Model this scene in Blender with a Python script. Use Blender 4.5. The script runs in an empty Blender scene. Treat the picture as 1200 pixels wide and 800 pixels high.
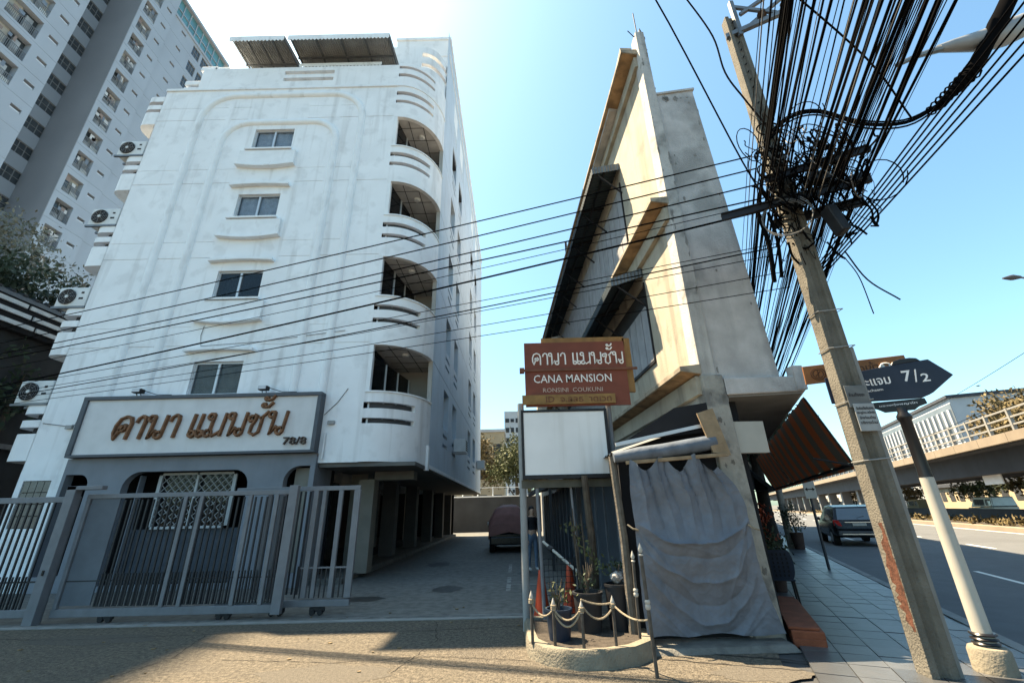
import bpy, bmesh, math, random
from mathutils import Vector, Matrix, Euler, noise
random.seed(11)
R = math.radians
scene = bpy.context.scene
COL = scene.collection

# ------------------------------------------------------------------ camera, sky, sun, exposure
CAM_H = 1.6
PITCH, ROLL, FPX = R(21.6), R(1.35), 501.0
cam_d = bpy.data.cameras.new('camera'); cam = bpy.data.objects.new('camera', cam_d); COL.objects.link(cam)
F = Vector((0, math.cos(PITCH), math.sin(PITCH))); U = Vector((0, -math.sin(PITCH), math.cos(PITCH))); RT = Vector((1, 0, 0))
c, s = math.cos(ROLL), math.sin(ROLL)
cr, cu = c*RT - s*U, s*RT + c*U
m3 = Matrix((cr, cu, -F)).transposed()
cam.matrix_world = Matrix.Translation((0, 0, CAM_H)) @ m3.to_4x4()
cam_d.sensor_width = 36; cam_d.sensor_fit = 'HORIZONTAL'; cam_d.lens = FPX/1200*36
cam_d.clip_start = 0.05; cam_d.clip_end = 5000
scene.camera = cam

SUN_TO = Vector((-0.47, 0.248, 1.0)).normalized()
el = math.asin(SUN_TO.z); az = math.atan2(SUN_TO.x, SUN_TO.y)
w = bpy.data.worlds.new('World'); scene.world = w; w.use_nodes = True
nt = w.node_tree; nt.nodes.clear()
sky = nt.nodes.new('ShaderNodeTexSky'); sky.sky_type = 'NISHITA'; sky.sun_disc = False
sky.sun_elevation = el; sky.sun_rotation = az
sky.air_density = 1.0; sky.dust_density = 1.3; sky.ozone_density = 0.35; sky.altitude = 5
bg = nt.nodes.new('ShaderNodeBackground'); bg.inputs[1].default_value = 0.07

wo = nt.nodes.new('ShaderNodeOutputWorld')
tint = nt.nodes.new('ShaderNodeMix'); tint.data_type = 'RGBA'; tint.blend_type = 'MULTIPLY'; tint.inputs[0].default_value = 1; tint.inputs[7].default_value = (.84, 1.08, 1.02, 1)
nt.links.new(sky.outputs[0], tint.inputs[6]); nt.links.new(tint.outputs[2], bg.inputs[0]); nt.links.new(bg.outputs[0], wo.inputs[0])
sun_d = bpy.data.lights.new('sun', 'SUN'); sun_d.energy = 5.0; sun_d.angle = R(0.5); sun_d.color = (1, .80, .54)
sun = bpy.data.objects.new('sun', sun_d); COL.objects.link(sun)
sun.rotation_euler = (-SUN_TO).to_track_quat('-Z', 'Y').to_euler(); sun.location = SUN_TO*80
scene.view_settings.view_transform = 'Standard'; scene.view_settings.look = 'None'
scene.view_settings.gamma = 1; scene.view_settings.exposure = 2.2; scene.view_settings.use_curve_mapping = False
scene.cycles.max_bounces = 5; scene.cycles.diffuse_bounces = 3; scene.cycles.glossy_bounces = 2
scene.cycles.transparent_max_bounces = 8

# ------------------------------------------------------------------ materials
MATS = {}
def M(name, col, rough=.85, var=.12, scale=2.0, bump=0.0, bscale=30.0, metal=0.0, streak=0.0, scol=(.1, .1, .09), sthr=.55,
      patch=0.0, pcol=(.2, .18, .15), pscale=.7, pthr=.6, spec=.3, sscale=(2.2, 2.2, .22), bdist=.02):
    if name in MATS: return MATS[name]
    m = bpy.data.materials.new(name); m.use_nodes = True; MATS[name] = m
    n = m.node_tree.nodes; L = m.node_tree.links; n.clear()
    out = n.new('ShaderNodeOutputMaterial'); b = n.new('ShaderNodeBsdfPrincipled'); L.new(b.outputs[0], out.inputs[0])
    b.inputs['Roughness'].default_value = rough; b.inputs['Metallic'].default_value = metal
    b.inputs['Specular IOR Level'].default_value = spec
    geo = n.new('ShaderNodeNewGeometry')
    def noise(sc, detail=4, vec=None):
        t = n.new('ShaderNodeTexNoise'); t.inputs['Scale'].default_value = sc; t.inputs['Detail'].default_value = detail
        L.new(vec or geo.outputs['Position'], t.inputs['Vector']); return t.outputs['Fac']
    def ramp(src, a, bb):
        r_ = n.new('ShaderNodeMapRange'); r_.inputs[1].default_value = a; r_.inputs[2].default_value = bb
        L.new(src, r_.inputs[0]); return r_.outputs[0]
    def mix(fac, a, bcol):
        x = n.new('ShaderNodeMix'); x.data_type = 'RGBA'
        if isinstance(fac, float): x.inputs[0].default_value = fac
        else: L.new(fac, x.inputs[0])
        for i, v in ((6, a), (7, bcol)):
            if isinstance(v, tuple): x.inputs[i].default_value = (*v[:3], 1)
            else: L.new(v, x.inputs[i])
        return x.outputs[2]
    def mul(src, k):
        q = n.new('ShaderNodeMath'); q.operation = 'MULTIPLY'; q.inputs[1].default_value = k; L.new(src, q.inputs[0]); return q.outputs[0]
    cur = mix(ramp(noise(scale), .3, .7), tuple(v*(1-var) for v in col), tuple(min(1, v*(1+var)) for v in col))
    if patch > 0: cur = mix(mul(ramp(noise(pscale, 6), pthr, pthr+.12), patch), cur, pcol)
    if streak > 0:
        mp = n.new('ShaderNodeMapping'); mp.inputs['Scale'].default_value = sscale; L.new(geo.outputs['Position'], mp.inputs['Vector'])
        cur = mix(mul(ramp(noise(1.0, 5, mp.outputs[0]), sthr, sthr+.2), streak), cur, scol)
    L.new(cur, b.inputs['Base Color'])
    if bump > 0:
        bp = n.new('ShaderNodeBump'); bp.inputs['Strength'].default_value = bump; bp.inputs['Distance'].default_value = bdist
        L.new(noise(bscale, 3), bp.inputs['Height']); L.new(bp.outputs[0], b.inputs['Normal'])
    return m
def MGLASS(name, col=(.02, .03, .04), clear=.35, rough=.04):
    m = bpy.data.materials.new(name); m.use_nodes = True; n = m.node_tree.nodes; L = m.node_tree.links; n.clear()
    out = n.new('ShaderNodeOutputMaterial'); b = n.new('ShaderNodeBsdfPrincipled'); t = n.new('ShaderNodeBsdfTransparent'); x = n.new('ShaderNodeMixShader')
    b.inputs['Base Color'].default_value = (*col, 1); b.inputs['Roughness'].default_value = rough; b.inputs['Specular IOR Level'].default_value = .8
    t.inputs[0].default_value = (.92, .96, 1, 1)
    x.inputs[0].default_value = clear; L.new(b.outputs[0], x.inputs[1]); L.new(t.outputs[0], x.inputs[2]); L.new(x.outputs[0], out.inputs[0])
    return m
def MSTRIPE(name, c1, c2, period, axis=0, rough=.8):
    """alternating bands of cloth colour along one object axis (printed stripes)"""
    m = bpy.data.materials.new(name); m.use_nodes = True; n = m.node_tree.nodes; L = m.node_tree.links; n.clear()
    out = n.new('ShaderNodeOutputMaterial'); b = n.new('ShaderNodeBsdfPrincipled'); L.new(b.outputs[0], out.inputs[0]); b.inputs['Roughness'].default_value = rough
    tc = n.new('ShaderNodeTexCoord'); sp = n.new('ShaderNodeSeparateXYZ'); L.new(tc.outputs['Object'], sp.inputs[0])
    q = n.new('ShaderNodeMath'); q.operation = 'PINGPONG'; q.inputs[1].default_value = period; L.new(sp.outputs[axis], q.inputs[0])
    g = n.new('ShaderNodeMath'); g.operation = 'GREATER_THAN'; g.inputs[1].default_value = period*.5; L.new(q.outputs[0], g.inputs[0])
    x = n.new('ShaderNodeMix'); x.data_type = 'RGBA'; x.inputs[6].default_value = (*c1, 1); x.inputs[7].default_value = (*c2, 1)
    L.new(g.outputs[0], x.inputs[0]); L.new(x.outputs[2], b.inputs['Base Color'])
    tr = n.new('ShaderNodeBsdfTranslucent'); ms = n.new('ShaderNodeMixShader'); ms.inputs[0].default_value = .22; L.new(x.outputs[2], tr.inputs[0]); L.new(b.outputs[0], ms.inputs[1]); L.new(tr.outputs[0], ms.inputs[2]); L.new(ms.outputs[0], out.inputs[0])
    return m

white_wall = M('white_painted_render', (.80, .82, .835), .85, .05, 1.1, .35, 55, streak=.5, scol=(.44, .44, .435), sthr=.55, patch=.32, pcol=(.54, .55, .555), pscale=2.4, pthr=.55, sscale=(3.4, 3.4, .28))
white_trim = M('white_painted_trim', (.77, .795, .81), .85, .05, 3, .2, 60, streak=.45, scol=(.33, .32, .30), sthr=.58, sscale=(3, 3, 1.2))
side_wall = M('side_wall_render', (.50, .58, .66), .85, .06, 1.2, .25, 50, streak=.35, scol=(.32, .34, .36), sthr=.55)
soffit_m = M('soffit_board', (.52, .52, .51), .9, .12, 3)
grey_front = M('slate_grey_render', (.20, .215, .24), .8, .08, 2, .2, 50, streak=.3, scol=(.08, .09, .1))
sign_grey = M('sign_frame_paint', (.085, .095, .11), .6, .1, 4)
sign_white = M('sign_panel_paint', (.62, .62, .62), .7, .05, 3, streak=.4, scol=(.42, .40, .38), sthr=.55)
wood_letter = M('weathered_wood_letter', (.20, .098, .05), .8, .35, 9, .3, 60)
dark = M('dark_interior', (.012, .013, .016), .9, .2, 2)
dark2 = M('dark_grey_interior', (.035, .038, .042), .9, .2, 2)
alu = M('aluminium_frame', (.52, .54, .56), .45, .06, 5, metal=.4)
glass = MGLASS('window_glass', clear=.72); glass_dark = MGLASS('dark_window_glass', (.008, .01, .013), .12, .08); glass_dark.node_tree.nodes['Principled BSDF'].inputs['Specular IOR Level'].default_value = .35
curtain_m = M('curtain_cloth', (.8, .82, .83), .95, .15, 6)
curtain_brown = M('brown_curtain_cloth', (.30, .25, .17), .95, .15, 6)
black_metal = M('black_metal', (.018, .018, .02), .5, .2, 8, metal=.2)
gate_paint = M('gate_grey_paint', (.155, .163, .178), .5, .1, 6, .1, 40, streak=.4, scol=(.14, .10, .07), sthr=.6)
gate_dark = M('gate_dark_bar', (.022, .024, .028), .5, .2, 6)
ac_white = M('ac_casing', (.62, .64, .64), .6, .06, 5, streak=.4, scol=(.35, .33, .3))
asphalt_f = M('forecourt_asphalt', (.105, .091, .070), .9, .5, 20, 1.0, 42, patch=.4, pcol=(.078, .07, .058), pscale=1.1, pthr=.52, bdist=.04)
concrete_d = M('driveway_concrete', (.125, .123, .112), .8, .28, 6, .7, 45, patch=.6, pcol=(.18, .175, .16), pscale=.8, pthr=.58)
asphalt_r = M('road_asphalt', (.10, .105, .11), .85, .08, 2.5, .4, 140, patch=.3, pcol=(.07, .072, .075), pscale=.25, pthr=.5)
ground_m = M('city_ground', (.10, .10, .095), .95, .2, .4)
slab_m = M('paving_slab_concrete', (.056, .059, .063), .38, .18, 3, .3, 70, spec=.5)
slab_l = M('paving_slab_pale', (.076, .079, .083), .38, .18, 3, .3, 70, spec=.5)
kerb_m = M('kerb_concrete', (.22, .22, .21), .85, .15, 4, .3, 60)
paint_white = M('road_marking_paint', (.62, .62, .58), .8, .12, 10)
concrete_g = M('stained_concrete', (.44, .42, .405), .9, .16, 3.2, .6, 35, streak=.6, scol=(.12, .12, .115), sthr=.54, patch=.55, pcol=(.19, .19, .18), pscale=1.3, pthr=.52)
fin_m = M('pale_stained_concrete', (.43, .41, .385), .9, .15, 2.5, .6, 35, streak=.75, scol=(.09, .09, .085), sthr=.53, patch=.6, pcol=(.13, .13, .12), pscale=2.4, pthr=.55)
cream_wall = M('cream_render', (.37, .33, .26), .9, .1, 2, .35, 45, streak=.75, scol=(.15, .13, .105), sthr=.52, patch=.65, pcol=(.24, .21, .17), pscale=2.6, pthr=.58)
ledge_m = M('ledge_render', (.33, .285, .22), .9, .15, 3, .3, 45, patch=.6, pcol=(.12,.10,.08), pscale=3.5, pthr=.5, streak=.7, scol=(.2, .16, .12))
soffit_br = M('blotched_brown_soffit', (.30, .19, .10), .9, .3, 4, patch=.6, pcol=(.12, .08, .05), pscale=3, pthr=.5)
corr_dark = M('dark_corrugated_sheet', (.03, .045, .055), .6, .2, 4, metal=.3)
corr_mid = M('weathered_corrugated_sheet', (.17, .18, .185), .6, .25, 3, metal=.3, patch=.5, pcol=(.12, .08, .05), pscale=2.5)
board_m = M('grey_shutter_board', (.30, .30, .31), .85, .12, 4, streak=.4, scol=(.18, .17, .16))
tarp_m = M('grey_tarpaulin', (.118, .132, .158), .6, .16, 5, .15, 25, spec=.4, streak=.35, scol=(.075,.08,.09), sthr=.52)
tarp_roll = M('blue_grey_tarpaulin_roll', (.10, .12, .15), .55, .2, 6, .3, 20)
wood_m = M('weathered_timber', (.25, .18, .11), .85, .25, 6, .4, 40)
pole_m = M('pole_concrete', (.125, .115, .095), .9, .22, 4, .7, 45, streak=.85, scol=(.09, .08, .06), sthr=.5, sscale=(9, 9, .5), patch=.35, pcol=(.18, .16, .125), pscale=3)
pole_rust = M('pole_rust_red', (.075, .03, .018), .9, .5, 22, .4, 50)
steel_g = M('galvanised_steel', (.16, .17, .18), .5, .2, 5, metal=.5)
cable_m = M('black_cable_sheath', (.0035, .0035, .004), 1, .2, 4, spec=.02)
cable_g = M('grey_cable_sheath', (.10, .10, .10), .6, .2, 4)
orange_sign = M('faded_orange_board', (.155, .045, .026), .6, .12, 4, streak=.35, scol=(.16, .045, .025), sthr=.55)
ochre_sign = M('ochre_board', (.22, .125, .04), .6, .2, 6, streak=.4, scol=(.15, .08, .03))
letter_w = M('white_lettering', (.72, .70, .66), .6, .06, 12)
letter_b = M('faint_brown_lettering', (.13, .05, .025), .6, .1, 12)
letter_d = M('dim_lettering', (.42, .32, .26), .6, .1, 12)
blank_board = M('blank_white_board', (.70, .70, .69), .6, .05, 2, streak=.45, scol=(.46, .44, .40), sthr=.56, sscale=(5, 5, .35))
navy = M('navy_enamel', (.012, .017, .035), .35, .1, 5)
blackpaint = M('black_gloss_paint', (.012, .012, .014), .3, .1, 5)
whitepaint = M('white_post_paint', (.37, .36, .325), .5, .06, 6, streak=.3, scol=(.35, .33, .28))
plate_grey = M('grey_tin_plate', (.12, .122, .118), .6, .2, 6, streak=.5, scol=(.07, .07, .07))
cone_m = M('orange_cone_plastic', (.42, .055, .018), .5, .12, 6)
planter_m = M('planter_concrete', (.19, .17, .13), .95, .18, 5, .7, 40, patch=.5, pcol=(.17, .15, .12), pscale=3, pthr=.5)
soil_m = M('dry_soil', (.05, .042, .034), 1, .3, 14, .7, 50)
spear_w = M('worn_white_paint', (.36, .345, .31), .7, .15, 20)
spear_d = M('worn_post_metal', (.065, .058, .05), .7, .3, 14)
rope_m = M('natural_rope', (.25, .21, .15), .95, .2, 60, .5, 120)
maroon = M('maroon_car_cover', (.21, .095, .085), .65, .12, 5, .2, 12)
rubber = M('black_rubber', (.012, .012, .012), .8, .2, 8)
car_black = M('dark_car_paint', (.008, .009, .011), .25, .1, 3, spec=.35)
car_glass = MGLASS('car_glass', (.12, .14, .16), .1, .05)
red_light = M('tail_light_red', (.45, .02, .015), .25, .1, 20)
chrome = M('chrome_trim', (.5, .5, .52), .2, .05, 5, metal=.9)
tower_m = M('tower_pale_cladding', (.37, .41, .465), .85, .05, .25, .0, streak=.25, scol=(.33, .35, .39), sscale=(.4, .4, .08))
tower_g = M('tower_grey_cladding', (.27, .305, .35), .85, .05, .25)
tower_dark = M('tower_recess', (.05, .053, .06), .9, .2, 1)
teal_glass = M('teal_curtain_glass', (.10, .26, .29), .15, .25, .4, spec=.7)
brick_red = M('brick_red_block', (.20, .062, .03), .85, .2, 8, .4, 50)
bark = M('bark', (.075, .06, .045), .95, .3, 10, .6, 30)
bark_pale = M('pale_bark', (.19, .175, .15), .95, .25, 8, .4, 30)
leaf_dark = M('dark_leaf', (.035, .05, .028), .7, .45, 1.6)
leaf_mid = M('olive_leaf', (.075, .085, .035), .7, .45, 1.6)
leaf_gold = M('golden_dry_leaf', (.12, .09, .038), .75, .4, 1.6)
leaf_thin = M('sparse_green_leaf', (.12, .125, .095), .7, .4, 1.6)
flyover_m = M('flyover_concrete', (.23, .19, .145), .9, .1, 1, streak=.35, scol=(.2, .18, .15))
flyover_d = M('flyover_girder', (.05, .055, .065), .9, .15, 1)
far_wall = M('far_building_render', (.42, .43, .44), .9, .08, .4)
far_gold = M('far_building_tan', (.36, .30, .2), .9, .1, .4)
shed_roof = M('dark_shed_sheet', (.035, .037, .04), .8, .2, 2)
slat_white = M('white_fascia_slat', (.55, .57, .58), .7, .1, 3)
skin = M('skin', (.42, .26, .18), .6, .08, 20)
blue_plastic = M('dark_blue_plastic', (.012, .022, .042), .4, .15, 6)
fence_m = M('blue_grey_sheet_fence', (.045, .055, .068), .6, .15, 2, streak=.3, scol=(.03, .035, .04))
# ------------------------------------------------------------------ mesh and object helpers
OFF = {}
class MB:
    def __init__(self): self.v, self.f, self.mi = [], [], []
    def add(self, vs, fs, mi=0):
        o = len(self.v); self.v += [tuple(p) for p in vs]; self.f += [tuple(i+o for i in q) for q in fs]; self.mi += [mi]*len(fs); return self
    def box(self, x0, x1, y0, y1, z0, z1, mi=0):
        return self.add([(x0,y0,z0),(x1,y0,z0),(x1,y1,z0),(x0,y1,z0),(x0,y0,z1),(x1,y0,z1),(x1,y1,z1),(x0,y1,z1)],
                 [(3,2,1,0),(4,5,6,7),(0,1,5,4),(1,2,6,5),(2,3,7,6),(3,0,4,7)], mi)
    def hexa(self, p, mi=0):
        return self.add(p, [(3,2,1,0),(4,5,6,7),(0,1,5,4),(1,2,6,5),(2,3,7,6),(3,0,4,7)], mi)
    def bar(self, a, b, w, h, up=(0,0,1), mi=0):
        a, b = Vector(a), Vector(b); d = (b-a).normalized(); up = Vector(up)
        sd = d.cross(up)
        if sd.length < 1e-4: sd = d.cross(Vector((0,1,0)))
        sd.normalize(); u2 = sd.cross(d).normalized(); sd = sd*w/2; u2 = u2*h/2
        return self.hexa([a-sd-u2, a+sd-u2, b+sd-u2, b-sd-u2, a-sd+u2, a+sd+u2, b+sd+u2, b-sd+u2], mi)
    def tube(self, pts, r, n=6, cap=True, mi=0):
        pts = [Vector(p) for p in pts]; rs = r if isinstance(r, (list, tuple)) else [r]*len(pts)
        d0 = (pts[1]-pts[0]).normalized(); ref = Vector((0,0,1)) if abs(d0.z) < .9 else Vector((1,0,0))
        nn = d0.cross(ref).normalized(); vs = []
        for i, p in enumerate(pts):
            d = (pts[min(i+1, len(pts)-1)]-pts[max(i-1, 0)])
            d = d.normalized() if d.length > 1e-9 else d0
            nn = (nn-d*nn.dot(d)); nn = nn.normalized() if nn.length > 1e-6 else d.orthogonal().normalized()
            b = d.cross(nn)
            for k in range(n):
                t = 2*math.pi*k/n; vs.append(p+(nn*math.cos(t)+b*math.sin(t))*rs[i])
        fs = [(i*n+k, i*n+(k+1) % n, (i+1)*n+(k+1) % n, (i+1)*n+k) for i in range(len(pts)-1) for k in range(n)]
        if cap: fs += [tuple(range(n))[::-1], tuple((len(pts)-1)*n+k for k in range(n))]
        return self.add(vs, fs, mi)
    def lathe(self, prof, n=12, c=(0,0,0), mi=0):
        c = Vector(c); vs = []
        for r, z in prof:
            for k in range(n):
                t = 2*math.pi*k/n; vs.append((c.x+r*math.cos(t), c.y+r*math.sin(t), c.z+z))
        fs = [(i*n+k, i*n+(k+1) % n, (i+1)*n+(k+1) % n, (i+1)*n+k) for i in range(len(prof)-1) for k in range(n)]
        fs += [tuple(range(n))[::-1], tuple((len(prof)-1)*n+k for k in range(n))]
        return self.add(vs, fs, mi)
    def prism(self, poly, mp, w0, w1, mi=0):
        n = len(poly); vs = [mp(u, v, w0) for u, v in poly]+[mp(u, v, w1) for u, v in poly]
        return self.add(vs, [tuple(range(n)), tuple(range(n, 2*n))[::-1]]+[(i, i+n, (i+1) % n+n, (i+1) % n) for i in range(n)], mi)
    def grid(self, nu, nv, fn, mi=0, thick=None):
        vs = [fn(i/nu, j/nv) for j in range(nv+1) for i in range(nu+1)]
        return self.add(vs, [(j*(nu+1)+i, j*(nu+1)+i+1, (j+1)*(nu+1)+i+1, (j+1)*(nu+1)+i) for j in range(nv) for i in range(nu)], mi)
    def holed(self, us, vs_, holes, mp, depth, mi=0, back=None):
        """wall of cells between grid lines, reveals of the given depth round each hole (ua,ub,va,vb[,own depth, has back])"""
        u = sorted({us[0], us[1], *[h[0] for h in holes], *[h[1] for h in holes]}); u = [a for a in u if us[0]-1e-6 <= a <= us[1]+1e-6]
        v = sorted({vs_[0], vs_[1], *[h[2] for h in holes], *[h[3] for h in holes]}); v = [a for a in v if vs_[0]-1e-6 <= a <= vs_[1]+1e-6]
        def inside(a, b): return any(h[0] < a < h[1] and h[2] < b < h[3] for h in holes)
        for j in range(len(v)-1):
            i = 0
            while i < len(u)-1:
                if inside((u[i]+u[i+1])/2, (v[j]+v[j+1])/2): i += 1; continue
                k = i
                while k < len(u)-1 and not inside((u[k]+u[k+1])/2, (v[j]+v[j+1])/2): k += 1
                self.add([mp(u[i], v[j], 0), mp(u[k], v[j], 0), mp(u[k], v[j+1], 0), mp(u[i], v[j+1], 0)], [(0,1,2,3)], mi); i = k
        for h in holes:
            d = h[4] if len(h) > 4 else depth
            P = [(h[0], h[2]), (h[1], h[2]), (h[1], h[3]), (h[0], h[3])]
            for a in range(4):
                p, q = P[a], P[(a+1) % 4]
                self.add([mp(*p, 0), mp(*q, 0), mp(*q, d), mp(*p, d)], [(3,2,1,0)], mi)
            if len(h) > 5: self.add([mp(*p, d) for p in P], [(0,1,2,3)], mi)
        return self
    def mesh(self, name, mats, off=(0,0,0)):
        me = bpy.data.meshes.new(name); o = Vector(off)
        me.from_pydata([Vector(p)-o for p in self.v], [], self.f)
        mats = mats if isinstance(mats, (list, tuple)) else [mats]
        for m in mats: me.materials.append(m)
        if len(mats) > 1: me.polygons.foreach_set('material_index', self.mi)
        return me
    def build(self, name, mats, parent=None, local=False, smooth=False, bevel=0, fix=True, kind=None, label=None):
        off = OFF.get(parent.name, (0,0,0)) if (parent and not local) else (0,0,0)
        me = self.mesh(name, mats, off)
        if fix:
            bm = bmesh.new(); bm.from_mesh(me); bmesh.ops.recalc_face_normals(bm, faces=bm.faces); bm.to_mesh(me); bm.free()
        return put(name, me, parent, smooth=smooth, bevel=bevel, kind=kind, label=label)
def put(name, me, parent=None, loc=None, rot=None, smooth=False, bevel=0, kind=None, label=None, scale=None):
    o = bpy.data.objects.new(name, me); COL.objects.link(o)
    if parent: o.parent = parent; OFF[o.name] = OFF.get(parent.name, Vector((0,0,0)))
    if loc is not None: o.location = loc
    if rot is not None: o.rotation_euler = rot
    if scale is not None: o.scale = scale
    if smooth:
        me.polygons.foreach_set('use_smooth', [True]*len(me.polygons))
        try: me.set_sharp_from_angle(angle=R(40))
        except Exception: pass
    if bevel:
        b = o.modifiers.new('bevel', 'BEVEL'); b.width = bevel; b.segments = 2; b.limit_method = 'ANGLE'; b.angle_limit = R(40)
    if kind: o['kind'] = kind
    if label: o['label'] = label
    return o
def thing(name, label, cat, loc=(0,0,0), rotz=0, group=None):
    o = bpy.data.objects.new(name, None); COL.objects.link(o); o.empty_display_size = .2
    o.location = loc; o.rotation_euler = (0,0,rotz); o['label'] = label; o['category'] = cat
    if group: o['group'] = group
    OFF[o.name] = Vector(loc); return o
def tag(o, label, cat, group=None):
    o['label'] = label; o['category'] = cat
    if group: o['group'] = group
    return o
def dup(root, loc=None, rotz=None, label=None, group=None, parent=None):
    def rec(o, par):
        c_ = o.copy(); COL.objects.link(c_)
        if par is not None: c_.parent = par
        for ch in KIDS.get(o.name, None) or [x for x in o.children]: rec(ch, c_)
        return c_
    r_ = rec(root, parent)
    if loc is not None: r_.location = loc; OFF[r_.name] = Vector(loc)
    if rotz is not None: r_.rotation_euler = (0,0,rotz)
    if label: r_['label'] = label
    if group: r_['group'] = group
    return r_
KIDS = {}
def struct(name, mb, mat, **k):
    return mb.build(name, mat, kind='structure', **k)
def text_mesh(body, size, extrude=.004, bold=0.0, space=1.0):
    cu_ = bpy.data.curves.new('lettering', 'FONT'); cu_.body = body; cu_.size = size; cu_.extrude = extrude; cu_.offset = bold; cu_.space_character = space
    cu_.resolution_u = 2
    o = bpy.data.objects.new('lettering', cu_); COL.objects.link(o)
    dg = bpy.context.evaluated_depsgraph_get(); dg.update()
    me = bpy.data.meshes.new_from_object(o.evaluated_get(dg)); bpy.data.objects.remove(o); bpy.data.curves.remove(cu_)
    me.materials.clear(); return me
def bounds(me):
    xs = [v.co.x for v in me.vertices]; ys = [v.co.y for v in me.vertices]
    return (min(xs), max(xs), min(ys), max(ys)) if xs else (0, 0, 0, 0)
def fit_text(name, body, mat, parent, cx_, y, cz, width, height=None, extrude=.004, bold=0.0, rot=(math.pi/2, 0, 0), local=False):
    """one line of flat lettering centred at (cx, y, cz), facing -Y unless turned, scaled to the width (and height)"""
    me = text_mesh(body, 1.0, 0, bold); x0, x1, y0, y1 = bounds(me)
    sx = width/max(1e-6, x1-x0); sy = height/max(1e-6, y1-y0) if height else sx
    me2 = text_mesh(body, 1.0, extrude/sx, bold)
    for v in me2.vertices: v.co = ((v.co.x-(x0+x1)/2)*sx, (v.co.y-(y0+y1)/2)*sy, v.co.z*sx)
    me2.materials.append(mat); me2.name = name
    off = Vector((0,0,0)) if local or not parent else OFF[parent.name]
    return put(name, me2, parent, loc=Vector((cx_, y, cz))-off, rot=rot)
def leaf_cloud(mb, blobs, n, size, rnd, flat=.0):
    """many small leaf-shaped faces in clumps through the volume of each blob (centre, radii)"""
    tot = sum(b[1][0]*b[1][1]*b[1][2] for b in blobs)
    for c_, r_ in blobs:
        k = max(8, int(n*r_[0]*r_[1]*r_[2]/tot)); ncl = max(4, k//26)
        cl = []
        for _ in range(ncl):
            d = Vector((rnd.gauss(0,1), rnd.gauss(0,1), rnd.gauss(0,1))).normalized()*(rnd.random()**.45)
            cl.append(Vector((c_[0]+d.x*r_[0], c_[1]+d.y*r_[1], c_[2]+d.z*r_[2])))
        sp = .23*min(r_)+size
        for _ in range(k):
            q = rnd.choice(cl)+Vector((rnd.gauss(0,sp), rnd.gauss(0,sp), rnd.gauss(0,sp*.7)))
            a = Vector((rnd.gauss(0,1), rnd.gauss(0,1), rnd.gauss(0,.6))).normalized()
            b = a.orthogonal().normalized(); b.rotate(Matrix.Rotation(rnd.random()*6.28, 3, a))
            L_ = size*(.6+.8*rnd.random()); t = a.cross(b)*L_*.42; b = b*L_
            mb.add([q-b, q+t, q+b, q-t], [(0,1,2,3)])
def sag(a, b, drop, n=14):
    a, b = Vector(a), Vector(b)
    return [a.lerp(b, i/n)-Vector((0,0,drop*4*(i/n)*(1-i/n))) for i in range(n+1)]
SD = Vector((.407, .913, 0)).normalized(); SN = Vector((.913, -.407, 0)).normalized()   # along the street, across it
def st(sv, nv, z=0): p = SD*sv+SN*nv; return Vector((p.x, p.y, z))
def _loop(cx_, cy_, r, a0, turns=1.0, n=9):
    return [(cx_+r*math.cos(a0+2*math.pi*turns*i/n), cy_+r*math.sin(a0+2*math.pi*turns*i/n)) for i in range(n+1)]
GLYPH = {   # looped Thai letters as pen strokes in a box one unit high: (width, strokes)
    'ค': (.78, [_loop(.40,.50,.135,1.6,-1)+[(.28,.34),(.16,.02),(.07,.30),(.06,.62),(.16,.90),(.38,1.0),(.60,.93),(.70,.70),(.70,.0)]]),
    'า': (.50, [[(.06,.70),(.10,.90),(.24,1.0),(.38,.94),(.43,.76),(.43,.0)]]),
    'น': (.84, [_loop(.11,.87,.13,-.2,1)+[(.24,.70),(.24,.0),(.44,.36),(.52,.26)]+_loop(.64,.15,.145,2.4,-1), [(.77,.20),(.77,1.0)]]),
    'ม': (.82, [_loop(.11,.87,.13,-.2,1)+[(.23,.70),(.23,.24)], _loop(.16,.15,.14,.6,1)+[(.40,.02),(.72,.22)], [(.74,.0),(.74,1.0)]]),
    'แ': (.66, [[(.10,1.0),(.10,.20)]+_loop(.22,.14,.13,2.6,1), [(.44,1.0),(.44,.20)]+_loop(.56,.14,.13,2.6,1)]),
    'ช': (.80, [_loop(.12,.72,.12,-.5,1)+[(.26,.92),(.34,.84),(.30,.62),(.22,.40),(.22,.10),(.42,.0),(.60,.12),(.60,.50),(.58,.78),(.68,.88),(.80,1.02)], [(.46,.76),(.60,.70)]]),
    'ั': (.0, [_loop(-.42,1.30,.07,0,1)+[(-.34,1.22),(-.18,1.22),(-.02,1.42)]]),
    '้': (.0, [_loop(-.40,1.60,.06,0,1)+[(-.28,1.52),(-.12,1.56),(-.02,1.74)]]),
}
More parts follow.
